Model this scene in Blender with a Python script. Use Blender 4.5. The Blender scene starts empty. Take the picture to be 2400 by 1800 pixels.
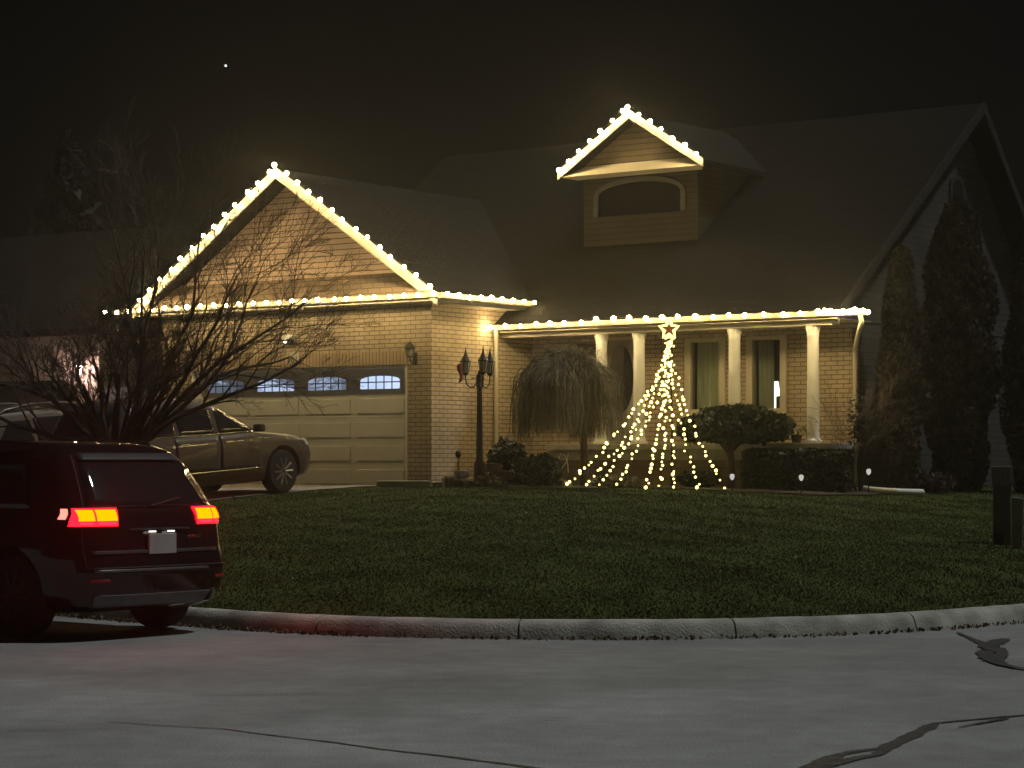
import bpy, bmesh, math, random
import numpy as np
from mathutils import Vector, Matrix

# ------------------------------------------------------------------ camera, world, sun, exposure
sc = bpy.context.scene
COL = sc.collection
R = math.radians
F, HZ, CH = 5300.0, 1085.0, 1.55          # focal length and horizon row in photo pixels, eye height in metres
cam_d = bpy.data.cameras.new('camera')
cam = bpy.data.objects.new('camera', cam_d); COL.objects.link(cam)
cam.location = (0, 0, CH); cam.rotation_euler = (R(90), 0, 0)
cam_d.sensor_width = 36; cam_d.lens = 36 * F / 2400
cam_d.shift_y = (HZ - 900) / 2400
cam_d.clip_start = 0.1; cam_d.clip_end = 4000
sc.camera = cam
SUN_EL, SUN_AZ = R(60), R(80)            # high cool light from the street side, off to the right
world = bpy.data.worlds.new('World'); sc.world = world; world.use_nodes = True
wn = world.node_tree; wn.nodes.clear()
sky = wn.nodes.new('ShaderNodeTexSky'); sky.sky_type = 'NISHITA'; sky.sun_disc = False
sky.sun_elevation = SUN_EL; sky.sun_rotation = SUN_AZ; sky.air_density = 1.0; sky.dust_density = 3.0
bg = wn.nodes.new('ShaderNodeBackground'); bg.inputs['Strength'].default_value = 0.0003
out = wn.nodes.new('ShaderNodeOutputWorld')
wn.links.new(sky.outputs[0], bg.inputs[0]); wn.links.new(bg.outputs[0], out.inputs[0])
sun_d = bpy.data.lights.new('street_light_sun', 'SUN'); sun_d.energy = 1.32; sun_d.angle = R(3); sun_d.color = (0.96, 1.0, 0.98)  # sun lamp standing in for street lights out of view
sun = bpy.data.objects.new('street_light_sun', sun_d); COL.objects.link(sun)
sdir = Vector((math.sin(SUN_AZ) * math.cos(SUN_EL), math.cos(SUN_AZ) * math.cos(SUN_EL), math.sin(SUN_EL)))
sun.rotation_euler = (-sdir).to_track_quat('-Z', 'Y').to_euler(); sun.location = sdir * 60
vs = sc.view_settings
vs.view_transform = 'Standard'; vs.look = 'None'; vs.exposure = 0.0; vs.gamma = 1.0; vs.use_curve_mapping = False
sc.cycles.use_denoising = True
sc.cycles.sample_clamp_indirect = 4.0
sc.cycles.max_bounces = 6; sc.cycles.diffuse_bounces = 3; sc.cycles.glossy_bounces = 3
sc.cycles.transparent_max_bounces = 12; sc.cycles.volume_bounces = 0
HAZE_DENSITY = 0.0018
BULB = 130.0                                # roof bulb brightness
TREEBULB = 7.0
WARM = (1.0, 0.76, 0.35)

random.seed(11); rng = np.random.default_rng(11)

# ------------------------------------------------------------------ helpers
def tag(o, label=None, cat=None, group=None, kind=None):
    if label: o['label'] = label
    if cat: o['category'] = cat
    if group: o['group'] = group
    if kind: o['kind'] = kind
    return o

def empty(name, loc=(0, 0, 0), rz=0.0, label=None, cat=None, group=None):
    o = bpy.data.objects.new(name, None); COL.objects.link(o)
    o.location = loc; o.rotation_euler = (0, 0, rz); o.empty_display_size = 0.2
    return tag(o, label, cat, group)

class MB:
    def __init__(s): s.v = []; s.f = []
    def add(s, vs, fs):
        n = len(s.v); s.v += [tuple(p) for p in vs]; s.f += [tuple(i + n for i in f) for f in fs]; return s
    def box(s, x0, x1, y0, y1, z0, z1):
        return s.add([(x0,y0,z0),(x1,y0,z0),(x1,y1,z0),(x0,y1,z0),(x0,y0,z1),(x1,y0,z1),(x1,y1,z1),(x0,y1,z1)],
                     [(3,2,1,0),(4,5,6,7),(0,1,5,4),(1,2,6,5),(2,3,7,6),(3,0,4,7)])
    def prism(s, poly, axis, c0, c1):
        """poly in the two other axes in order (x,z) for 'y', (y,z) for 'x', (x,y) for 'z'"""
        def P(a, b, c): return {'y': (a, c, b), 'x': (c, a, b), 'z': (a, b, c)}[axis]
        n = len(poly)
        vs = [P(a, b, c0) for a, b in poly] + [P(a, b, c1) for a, b in poly]
        fs = [tuple(range(n))[::-1], tuple(range(n, 2*n))] + [(i, (i+1) % n, n + (i+1) % n, n + i) for i in range(n)]
        return s.add(vs, fs)
    def tube(s, pts, r, n=6, cap=True):
        pts = [Vector(p) for p in pts]; m = len(pts)
        rs = [r] * m if not hasattr(r, '__len__') else list(r)
        base = len(s.v); up = None
        for i, p in enumerate(pts):
            d = (pts[min(i+1, m-1)] - pts[max(i-1, 0)])
            d = d.normalized() if d.length > 1e-9 else Vector((0, 0, 1))
            if up is None:
                up = d.orthogonal().normalized()
            else:
                up = up - d * up.dot(d)
                up = up.normalized() if up.length > 1e-6 else d.orthogonal().normalized()
            w = d.cross(up)
            for k in range(n):
                a = 2 * math.pi * k / n
                s.v.append(tuple(p + (up * math.cos(a) + w * math.sin(a)) * rs[i]))
        for i in range(m - 1):
            for k in range(n):
                a, b = base + i*n + k, base + i*n + (k+1) % n
                s.f.append((a, b, b + n, a + n))
        if cap:
            s.f.append(tuple(base + k for k in range(n))[::-1]); s.f.append(tuple(base + (m-1)*n + k for k in range(n)))
        return s
    def lathe(s, prof, c=(0, 0, 0), n=16, axis='z'):
        base = len(s.v); m = len(prof)
        for r, h in prof:
            for k in range(n):
                a = 2*math.pi*k/n; x, y = r*math.cos(a), r*math.sin(a)
                p = (x, y, h) if axis == 'z' else (x, h, y)
                s.v.append((c[0]+p[0], c[1]+p[1], c[2]+p[2]))
        for i in range(m-1):
            for k in range(n):
                a, b = base+i*n+k, base+i*n+(k+1) % n
                s.f.append((a, b, b+n, a+n) if axis == 'z' else (a, a+n, b+n, b))
        s.f.append(tuple(base+k for k in range(n))[::-1]); s.f.append(tuple(base+(m-1)*n+k for k in range(n)))
        return s
    def ball(s, c, r, n=10, m=6, sz=1.0):
        prof = [(max(1e-4, r*math.sin(math.pi*i/m)), -r*sz*math.cos(math.pi*i/m)) for i in range(m+1)]
        return s.lathe(prof, c, n)
    def build(s, name, mat, parent=None, smooth=None, bevel=0.0):
        me = bpy.data.meshes.new(name); me.from_pydata(s.v, [], s.f); me.update()
        o = bpy.data.objects.new(name, me); COL.objects.link(o)
        if mat: me.materials.append(mat)
        if parent is not None: o.parent = parent
        if smooth is not None:
            me.shade_smooth(); me.set_sharp_from_angle(angle=R(smooth))
        if bevel:
            b = o.modifiers.new('bevel', 'BEVEL'); b.width = bevel; b.segments = 2; b.limit_method = 'ANGLE'
        return o

def np_mesh(name, V, Fq, mat, parent=None, smooth=False):
    """V (n,3) array, Fq (m,k) array of equal-sized faces"""
    me = bpy.data.meshes.new(name); V = np.asarray(V, np.float32); Fq = np.asarray(Fq, np.int32)
    me.vertices.add(len(V)); me.vertices.foreach_set('co', V.ravel())
    k = Fq.shape[1]
    me.loops.add(Fq.size); me.loops.foreach_set('vertex_index', Fq.ravel())
    me.polygons.add(len(Fq)); me.polygons.foreach_set('loop_start', np.arange(len(Fq), dtype=np.int32) * k)
    me.update(calc_edges=True)
    if smooth: me.shade_smooth()
    o = bpy.data.objects.new(name, me); COL.objects.link(o); me.materials.append(mat)
    if parent is not None: o.parent = parent
    return o

def cards(name, C, size, mat, parent=None, up=None, aspect=1.6):
    """one small leaf-shaped quad at every centre"""
    C = np.asarray(C, float); n = len(C)
    a = rng.normal(size=(n, 3)); 
    if up is not None: a = a * 0.6 + np.asarray(up)
    a /= np.linalg.norm(a, axis=1)[:, None]
    b = np.cross(a, rng.normal(size=(n, 3))); b /= np.linalg.norm(b, axis=1)[:, None]
    s = size * rng.uniform(0.6, 1.35, n)[:, None]
    V = np.stack([C - a*s*aspect*.5, C + b*s*.5, C + a*s*aspect*.5, C - b*s*.5], 1).reshape(-1, 3)
    Fq = np.arange(4*n).reshape(n, 4)
    return np_mesh(name, V, Fq, mat, parent)

# ------------------------------------------------------------------ materials
def new_mat(name):
    m = bpy.data.materials.new(name); m.use_nodes = True
    nt = m.node_tree; b = nt.nodes['Principled BSDF']
    return m, nt, b

def pm(name, col, rough=0.6, metal=0.0, var=0.15, scale=6.0, bump=0.0, bscale=40.0, coat=0.0, spec=.3, emit=None, estr=0.0, stretch=None):
    m, nt, b = new_mat(name); N, L = nt.nodes, nt.links
    b.inputs['Roughness'].default_value = rough; b.inputs['Metallic'].default_value = metal
    b.inputs['Coat Weight'].default_value = coat; b.inputs['Coat Roughness'].default_value = 0.04
    if spec is not None: b.inputs['Specular IOR Level'].default_value = spec
    tc = N.new('ShaderNodeTexCoord'); vec = tc.outputs['Object']
    if stretch:
        mp = N.new('ShaderNodeMapping'); mp.inputs['Scale'].default_value = stretch; L.new(vec, mp.inputs[0]); vec = mp.outputs[0]
    nz = N.new('ShaderNodeTexNoise'); nz.inputs['Scale'].default_value = scale; nz.inputs['Detail'].default_value = 6
    L.new(vec, nz.inputs['Vector'])
    mx = N.new('ShaderNodeMix'); mx.data_type = 'RGBA'
    mx.inputs[6].default_value = tuple(c*(1-var) for c in col) + (1,); mx.inputs[7].default_value = tuple(min(1, c*(1+var)) for c in col) + (1,)
    rp = N.new('ShaderNodeMapRange'); rp.inputs[1].default_value = .3; rp.inputs[2].default_value = .7
    L.new(nz.outputs[0], rp.inputs[0]); L.new(rp.outputs[0], mx.inputs[0]); L.new(mx.outputs[2], b.inputs['Base Color'])
    if bump:
        n2 = N.new('ShaderNodeTexNoise'); n2.inputs['Scale'].default_value = bscale; n2.inputs['Detail'].default_value = 4; L.new(vec, n2.inputs['Vector'])
        bp = N.new('ShaderNodeBump'); bp.inputs['Strength'].default_value = bump; bp.inputs['Distance'].default_value = .02
        L.new(n2.outputs[0], bp.inputs['Height']); L.new(bp.outputs[0], b.inputs['Normal'])
    if emit:
        b.inputs['Emission Color'].default_value = tuple(emit) + (1,); b.inputs['Emission Strength'].default_value = estr
    return m

def emission(name, col, strength):
    m = bpy.data.materials.new(name); m.use_nodes = True; nt = m.node_tree; nt.nodes.clear()
    e = nt.nodes.new('ShaderNodeEmission'); e.inputs[0].default_value = tuple(col) + (1,); e.inputs[1].default_value = strength
    o = nt.nodes.new('ShaderNodeOutputMaterial'); nt.links.new(e.outputs[0], o.inputs[0]); return m

def brick_mat(name, c1, c2, mortar, bw=0.24, bh=0.08, vertical=False, msize=0.009, rough=0.85):
    m, nt, b = new_mat(name); N, L = nt.nodes, nt.links
    tc = N.new('ShaderNodeTexCoord'); sp = N.new('ShaderNodeSeparateXYZ'); L.new(tc.outputs['Object'], sp.inputs[0])
    ad = N.new('ShaderNodeMath'); ad.operation = 'ADD'; L.new(sp.outputs[0], ad.inputs[0]); L.new(sp.outputs[1], ad.inputs[1])
    cb = N.new('ShaderNodeCombineXYZ')
    if vertical: L.new(sp.outputs[2], cb.inputs[0]); L.new(ad.outputs[0], cb.inputs[1])
    else: L.new(ad.outputs[0], cb.inputs[0]); L.new(sp.outputs[2], cb.inputs[1])
    br = N.new('ShaderNodeTexBrick'); br.inputs['Scale'].default_value = 1.0
    br.inputs['Color1'].default_value = c1 + (1,); br.inputs['Color2'].default_value = c2 + (1,); br.inputs['Mortar'].default_value = mortar + (1,)
    br.inputs['Brick Width'].default_value = bw; br.inputs['Row Height'].default_value = bh
    br.inputs['Mortar Size'].default_value = msize; br.inputs['Mortar Smooth'].default_value = .3; br.inputs['Bias'].default_value = -.2
    if vertical: br.offset = 0.0
    L.new(cb.outputs[0], br.inputs['Vector'])
    nz = N.new('ShaderNodeTexNoise'); nz.inputs['Scale'].default_value = 2.2; nz.inputs['Detail'].default_value = 8; L.new(tc.outputs['Object'], nz.inputs['Vector'])
    rp = N.new('ShaderNodeMapRange'); rp.inputs[1].default_value = .3; rp.inputs[2].default_value = .7; rp.inputs[3].default_value = .82; rp.inputs[4].default_value = 1.12; L.new(nz.outputs[0], rp.inputs[0])
    mu = N.new('ShaderNodeMix'); mu.data_type = 'RGBA'; mu.blend_type = 'MULTIPLY'; mu.inputs[0].default_value = 1
    L.new(br.outputs[0], mu.inputs[6]); L.new(rp.outputs[0], mu.inputs[7]); L.new(mu.outputs[2], b.inputs['Base Color'])
    bp = N.new('ShaderNodeBump'); bp.inputs['Strength'].default_value = .7; bp.inputs['Distance'].default_value = .012; bp.invert = True
    L.new(br.outputs['Fac'], bp.inputs['Height']); L.new(bp.outputs[0], b.inputs['Normal'])
    b.inputs['Roughness'].default_value = rough; b.inputs['Specular IOR Level'].default_value = .15
    return m

M = {}
M['brick'] = brick_mat('buff_brick', (.47,.375,.26), (.42,.325,.215), (.145,.11,.072))
M['soldier'] = brick_mat('soldier_brick', (.46,.34,.22), (.41,.30,.19), (.15,.11,.07), bw=3.0, bh=.08, vertical=True)
M['siding'] = brick_mat('gable_siding', (.50,.36,.27), (.47,.34,.25), (.12,.08,.06), bw=30.0, bh=.105)
M['pent'] = brick_mat('tan_shingle', (.30,.215,.145), (.25,.18,.12), (.12,.085,.06), bw=.28, bh=.11)
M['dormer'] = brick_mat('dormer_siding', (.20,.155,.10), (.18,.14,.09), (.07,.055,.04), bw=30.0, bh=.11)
M['dormer_shade'] = brick_mat('dormer_siding_shaded', (.06,.048,.032), (.053,.042,.028), (.03,.024,.016), bw=30.0, bh=.11)  # darker copy of the dormer siding: shade below the ledge put into the colour
M['stone'] = brick_mat('foundation_block', (.22,.17,.12), (.17,.13,.09), (.09,.07,.05), bw=.4, bh=.19)
M['shingle'] = brick_mat('roof_shingle', (.014,.0115,.008), (.009,.0075,.0055), (.004,.0034,.0025), bw=.28, bh=.11, msize=.012)
M['trim'] = pm('painted_trim', (.52,.46,.35), .45, var=.06, scale=3)
M['gutter'] = pm('gutter_paint', (.33,.275,.19), .45, var=.06, scale=3)
M['white'] = pm('white_paint', (.78,.76,.70), .4, var=.05, scale=4)
M['door'] = pm('garage_door_paint', (.62,.60,.54), .5, var=.06, scale=2.5)
M['concrete'] = pm('concrete', (.36,.345,.31), .9, var=.22, scale=4, bump=.35, bscale=60)
M['drive'] = pm('driveway_concrete', (.22,.20,.175), .9, var=.2, scale=1.5, bump=.3, bscale=80)
M['black_iron'] = pm('black_iron', (.022,.018,.014), .45, .3, var=.2)
M['lamp_glass'] = pm('lantern_glass', (.42,.42,.40), .15, var=.1, spec=.8)
M['dark_glass'] = pm('dark_glass', (.012,.013,.014), .03, spec=.7, var=.0)
M['bark'] = pm('bark', (.085,.062,.048), .9, var=.35, scale=14, bump=.6)
M['twig'] = pm('twig_bark', (.12,.09,.07), .85, var=.3, scale=9)
M['weep'] = pm('weeping_twig', (.18,.16,.108), .85, var=.45, scale=5)
M['leaf_dark'] = pm('dark_leaf', (.032,.042,.016), .55, var=.5, scale=5)
M['leaf_topi'] = pm('topiary_leaf', (.035,.045,.017), .5, var=.45, scale=6)
M['cedar'] = pm('cedar_leaf', (.045,.036,.022), .8, var=.5, scale=3)
M['spruce'] = pm('spruce_leaf', (.030,.030,.022), .8, var=.5, scale=2)
M['mulch'] = pm('mulch', (.062,.048,.032), .95, var=.6, scale=22, bump=1.0, bscale=30)
M['rock'] = pm('garden_rock', (.20,.17,.13), .9, var=.4, scale=9, bump=.6, bscale=25)
M['bulb'] = emission('warm_bulb', WARM, BULB)
M['tbulb'] = emission('tree_bulb', (1.0,.76,.20), TREEBULB)
M['wire'] = pm('green_wire', (.02,.035,.015), .6)
M['tyre'] = pm('tyre_rubber', (.016,.015,.015), .85, var=.3, bump=.3)
M['rim'] = pm('alloy_rim', (.30,.29,.28), .35, .8, var=.1)
M['chrome'] = pm('chrome', (.62,.60,.57), .14, 1.0, var=.03)
M['dull_chrome'] = pm('dull_chrome', (.2,.19,.19), .35, .8, var=.05)
M['black_plastic'] = pm('black_plastic', (.02,.02,.021), .55, var=.2)
M['silver_paint'] = pm('silver_car_paint', (.075,.060,.052), .42, .3, var=.03, scale=2, coat=.25)
M['dark_paint'] = pm('dark_car_paint', (.008,.007,.008), .12, .0, var=.05, scale=2, coat=.6)
M['neigh_wall'] = pm('neighbour_stucco', (.46,.37,.34), .9, var=.12, scale=1.5, bump=.2)
M['neigh_grey'] = pm('neighbour_grey_wall', (.19,.19,.18), .9, var=.12, scale=1.2)

# asphalt: speckle, broad wear patches and a darker band along the kerb
def asphalt():
    m, nt, b = new_mat('asphalt'); N, L = nt.nodes, nt.links
    tc = N.new('ShaderNodeTexCoord')
    def noise(s, d=6, st=None):
        v = tc.outputs['Object']
        if st:
            mp = N.new('ShaderNodeMapping'); mp.inputs['Scale'].default_value = st; L.new(v, mp.inputs[0]); v = mp.outputs[0]
        n = N.new('ShaderNodeTexNoise'); n.inputs['Scale'].default_value = s; n.inputs['Detail'].default_value = d; L.new(v, n.inputs['Vector']); return n.outputs[0]
    def mr(x, a, bb, c, d):
        r = N.new('ShaderNodeMapRange'); r.inputs[1].default_value = a; r.inputs[2].default_value = bb; r.inputs[3].default_value = c; r.inputs[4].default_value = d; L.new(x, r.inputs[0]); return r.outputs[0]
    def mul(x, y):
        q = N.new('ShaderNodeMath'); q.operation = 'MULTIPLY'; L.new(x, q.inputs[0]); L.new(y, q.inputs[1]); return q.outputs[0]
    f = mul(mul(mr(noise(70, 3), .3, .7, .66, 1.34), mr(noise(.55, 5), .35, .65, .80, 1.14)), mr(noise(4, 8), .3, .7, .84, 1.1))
    f = mul(f, mr(noise(1.3, 6, (.35, 1.6, 1)), .60, .74, 1.0, .78))
    f = mul(f, mr(noise(260, 1), .25, .75, .7, 1.3))
    sp = N.new('ShaderNodeSeparateXYZ'); L.new(tc.outputs['Object'], sp.inputs[0])
    # edge of the darker band: a wavy line a couple of metres out from the kerb
    cmb = N.new('ShaderNodeCombineXYZ'); L.new(sp.outputs[0], cmb.inputs[0])
    n1 = N.new('ShaderNodeTexNoise'); n1.inputs['Scale'].default_value = .5; L.new(cmb.outputs[0], n1.inputs['Vector'])
    w = N.new('ShaderNodeMath'); w.operation = 'MULTIPLY_ADD'; w.inputs[1].default_value = 1.0; L.new(n1.outputs[0], w.inputs[0]); L.new(sp.outputs[1], w.inputs[2])
    s2 = N.new('ShaderNodeMath'); s2.operation = 'MULTIPLY_ADD'; s2.inputs[1].default_value = .20; L.new(sp.outputs[0], s2.inputs[0]); L.new(w.outputs[0], s2.inputs[2])
    f = mul(f, mr(s2.outputs[0], 15.6, 16.5, 1.0, .84))
    cr = N.new('ShaderNodeMix'); cr.data_type = 'RGBA'; cr.blend_type = 'MULTIPLY'; cr.inputs[0].default_value = 1
    cr.inputs[6].default_value = (.262, .268, .262, 1); L.new(f, cr.inputs[7]); L.new(cr.outputs[2], b.inputs['Base Color'])
    b.inputs['Roughness'].default_value = .88
    bp = N.new('ShaderNodeBump'); bp.inputs['Strength'].default_value = .35; bp.inputs['Distance'].default_value = .006
    n3 = N.new('ShaderNodeTexNoise'); n3.inputs['Scale'].default_value = 160; L.new(tc.outputs['Object'], n3.inputs['Vector'])
    L.new(n3.outputs[0], bp.inputs['Height']); L.new(bp.outputs[0], b.inputs['Normal'])
    return m
M['asphalt'] = asphalt()
M['tar'] = pm('crack_sealant', (.045,.046,.05), .55, var=.3, scale=12, bump=.3)
M['lawn'] = pm('lawn_soil', (.056,.070,.022), .95, spec=.05, var=.30, scale=1.1, bump=.5, bscale=70)
M['grass'] = pm('grass_blade', (.066,.084,.027), .85, spec=.05, var=.35, scale=1.1)
M['litter'] = pm('dead_leaf', (.12,.085,.05), .9, var=.5, scale=9)
M['litter_pale'] = pm('pale_leaf', (.24,.20,.14), .9, var=.4, scale=9)

def thin_glass(name, tint=(.9,.93,.9), refl=.16):
    m = bpy.data.materials.new(name); m.use_nodes = True; nt = m.node_tree; nt.nodes.clear(); N, L = nt.nodes, nt.links
    t = N.new('ShaderNodeBsdfTransparent'); t.inputs[0].default_value = tint + (1,)
    g = N.new('ShaderNodeBsdfGlossy'); g.inputs['Roughness'].default_value = .03
    lw = N.new('ShaderNodeLayerWeight'); lw.inputs[0].default_value = refl
    mx = N.new('ShaderNodeMixShader'); o = N.new('ShaderNodeOutputMaterial')
    L.new(lw.outputs['Fresnel'], mx.inputs[0]); L.new(t.outputs[0], mx.inputs[1]); L.new(g.outputs[0], mx.inputs[2]); L.new(mx.outputs[0], o.inputs[0]); return m
M['glass'] = thin_glass('window_glass', (.80,.83,.78))
M['curtain'] = pm('sheer_curtain', (.85,.84,.74), .9, var=.25, scale=5, stretch=(9,9,.3))

# ------------------------------------------------------------------ layout: house frame, ground height
TH = R(36); CT, ST = math.cos(TH), math.sin(TH)
CX, CY, HZ0 = -1.444, 40.5, 1.08           # garage corner and its floor level
def W(u, v, z=0.0):                         # house frame -> world
    return Vector((CX + u*CT + v*ST, CY - u*ST + v*CT, HZ0 + z))
OX, OY, RK = 0.7, 24.9, 5.1                 # kerb corner arc
n1 = (.69, .724); n2 = (-.70, .714)
def kerb_d(x, y):                           # distance inside the kerb line (negative on the road)
    a = (x-OX)*n1[0] + (y-OY)*n1[1]; b = (x-OX)*n2[0] + (y-OY)*n2[1]
    qx, qy = -a, -b
    return RK - (np.minimum(np.maximum(qx, qy), 0) + np.hypot(np.maximum(qx, 0), np.maximum(qy, 0)))
def gz(x, y):                               # ground height of the lot
    d = kerb_d(np.asarray(x, float), np.asarray(y, float))
    t = np.clip((d-.3)/12.0, 0, 1.6)**.8
    up = .155 + .98*np.where(t < .85, t, .85 + .15*np.tanh((t-.85)/.15))
    lump = .012*np.sin(x*1.7+.4)*np.sin(y*1.3) + .008*np.sin(x*4.1)*np.sin(y*3.7+1)
    z = np.where(d > .3, up + lump*np.clip((d-.3)/.5, 0, 1), -.05 + .205*np.clip((d-.04)/.22, 0, 1))
    return z
def GZ(x, y): return float(gz(x, y))
def at(px, Y):                              # world X of a photo column at depth Y
    return (px-1200)/F*Y
def hz(py, Y):                              # world Z of a photo row at depth Y
    return CH + (HZ-py)/F*Y

# ------------------------------------------------------------------ ground, road, kerb, driveway, bed
xs = np.concatenate([np.linspace(-260, -24, 14), np.arange(-23.8, 24, .2), np.linspace(24.2, 260, 14)])
ys = np.concatenate([np.arange(19, 46, .2), np.linspace(46.2, 600, 24)])
gx, gy = np.meshgrid(xs, ys); g = np.stack([gx, gy, gz(gx, gy)], -1).reshape(-1, 3)
nx, ny = len(xs), len(ys); idx = np.arange(nx*ny).reshape(ny, nx)
fq = np.stack([idx[:-1,:-1], idx[:-1,1:], idx[1:,1:], idx[1:,:-1]], -1).reshape(-1, 4)
keep = kerb_d(g[fq[:,0],0], g[fq[:,0],1]) > -1.0
lawn = np_mesh('lawn', g, fq[keep], M['lawn'], smooth=True); tag(lawn, kind='structure')
road = MB().add([(-260,-60,0),(260,-60,0),(260,60,0),(-260,60,0)], [(0,1,2,3)]).build('road', M['asphalt']); tag(road, kind='structure')

def kerb_path(s):                           # arc length from the arc's lowest point; returns point and inward normal
    a1 = math.atan2(n1[0], n1[1]); a2 = math.atan2(-n2[0], n2[1])
    if s < -RK*a1:
        t = -s - RK*a1; n = Vector((n1[0], n1[1], 0)); d = Vector((-n1[1], n1[0], 0)); return Vector((OX, OY, 0)) - RK*n + d*t, n
    if s > RK*a2:
        t = s - RK*a2; n = Vector((n2[0], n2[1], 0)); d = Vector((n2[1], -n2[0], 0)); return Vector((OX, OY, 0)) - RK*n + d*t, n
    a = s/RK; n = Vector((-math.sin(a), math.cos(a), 0)); return Vector((OX, OY, 0)) - RK*n, n
prof = [(0.0, -.03), (.018, .035), (.042, .095), (.062, .130), (.090, .152), (.125, .162), (.205, .166), (.218, .158), (.225, -.03)]
kb = MB(); joints = [-26+1.95*i for i in range(27)]
for s0, s1 in zip(joints[:-1], joints[1:]):
    s0 += .009; s1 -= .009; base = len(kb.v); k = 9
    for i in range(k+1):
        p, n = kerb_path(s0 + (s1-s0)*i/k)
        for o_, z_ in prof: 
            q = p + n*(o_ + random.uniform(-.003, .003)); kb.v.append((q.x, q.y, z_ + random.uniform(-.003, .003)))
    m = len(prof)
    for i in range(k):
        for j in range(m-1):
            a = base+i*m+j; kb.f.append((a, a+1, a+m+1, a+m))
    kb.f.append(tuple(base+j for j in range(m))); kb.f.append(tuple(base+k*m+j for j in range(m))[::-1])
M['kerb'] = pm('kerb_concrete', (.35,.34,.30), .9, var=.38, scale=3.2, bump=.5, bscale=45)
kerb = kb.build('kerb', M['kerb'], smooth=40); tag(kerb, kind='structure')

def strip_sheet(name, mat, fn, na, nb, lift):
    V = []; 
    for i in range(na+1):
        for j in range(nb+1):
            x, y = fn(i/na, j/nb); V.append((x, y, GZ(x, y)+lift))
    I = np.arange((na+1)*(nb+1)).reshape(na+1, nb+1)
    Fq = np.stack([I[:-1,:-1], I[:-1,1:], I[1:,1:], I[1:,:-1]], -1).reshape(-1, 4)
    o = np_mesh(name, V, Fq, mat, smooth=True); tag(o, kind='structure'); return o
def drive_pt(a, b):
    p = W(-6.6 + 6.5*b, .3 - 17.0*a); return p.x, p.y
drive = strip_sheet('driveway', M['drive'], drive_pt, 80, 24, .02)
BED = [(-1.45,40.3),(-1.15,39.3),(-.55,38.35),(.3,38.0),(1.2,37.75),(2.2,37.4),(3.2,37.05),(4.2,36.85),(5.1,36.8),(5.9,37.2),(6.4,38.0),(6.5,39.5)]
def bed_pt(a, b):
    t = a*(len(BED)-1); i = min(int(t), len(BED)-2); f = t-i
    fx = BED[i][0]*(1-f)+BED[i+1][0]*f; fy = BED[i][1]*(1-f)+BED[i+1][1]*f
    q = W(-.1+7.6*a, 2.6)
    return fx*(1-b)+q.x*b, fy*(1-b)+q.y*b
bed = strip_sheet('garden_bed', M['mulch'], bed_pt, 90, 16, .025)

def in_bed(x, y):
    # front edge of the bed as a function of x
    bx = np.array([p[0] for p in BED[:-1]]); by = np.array([p[1] for p in BED[:-1]])
    return (x > -1.4) & (x < 6.6) & (y > np.interp(x, bx, by))
def on_drive(x, y):
    rx, ry = x-CX, y-CY; u = rx*CT - ry*ST
    return (u > -6.65) & (u < -.05)

# grass: blades over the part of the lot the camera can see, thicker near the kerb
nb = 230000
yy = 19.6 + 24*rng.random(nb*2)**1.35; xx = (rng.random(nb*2)*2-1)*(.27*yy)
dd = kerb_d(xx, yy); ok = (dd > .20) & ~in_bed(xx, yy) & ~on_drive(xx, yy)
patch = np.sin(xx*1.9+1)*np.sin(yy*1.6) + .7*np.sin(xx*5.3+yy*3.1)
ok &= rng.random(nb*2) < (.72 + .18*patch)
xx, yy = xx[ok][:nb], yy[ok][:nb]; n = len(xx)
zz = gz(xx, yy); ang = rng.random(n)*2*np.pi; hgt = rng.uniform(.010, .030, n); wd = rng.uniform(.005, .011, n)
lean = rng.normal(size=(n, 2))*.020
P0 = np.stack([xx - np.cos(ang)*wd, yy - np.sin(ang)*wd, zz-.004], 1); P1 = np.stack([xx + np.cos(ang)*wd, yy + np.sin(ang)*wd, zz-.004], 1)
P2 = np.stack([xx+lean[:,0], yy+lean[:,1], zz+hgt], 1)
V = np.stack([P0, P1, P2], 1).reshape(-1, 3)
grass = np_mesh('grass', V, np.arange(3*n).reshape(n, 3), M['grass']); tag(grass, 'short green lawn grass between kerb and house', 'grass', kind='stuff')

# dead leaves and grit caught in the gutter, and a few on the lawn
C_ = []
for i in range(2600):
    s = random.uniform(-9, 9); p, nn = kerb_path(s)
    dens = .35 + .65*max(0, math.sin(s*2.1+.6))*max(0.2, math.sin(s*.9+2)); 
    if s < -2.2: dens = .9
    if random.random() > dens: continue
    o_ = -abs(random.gauss(0, .045)) - .003; q = p + nn*o_; C_.append((q.x, q.y, random.uniform(.004, .035)*math.exp(o_*9)))
leaves = cards('leaf_litter', C_, .027, M['litter'], up=(0, 0, .8)); tag(leaves, 'brown dead leaves caught along the kerb gutter', 'dead leaves', kind='stuff')
C_ = []
while len(C_) < 90:
    x, y = random.uniform(-5, 8), random.uniform(20.2, 37)
    if kerb_d(x, y) > .5 and not in_bed(np.array(x), np.array(y)) and not on_drive(x, y): C_.append((x, y, GZ(x, y)+.035))
fl = cards('fallen_leaves', C_, .036, M['litter_pale'], up=(0, 0, .8)); tag(fl, 'pale fallen leaves scattered over the lawn', 'fallen leaves', kind='stuff')

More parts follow.
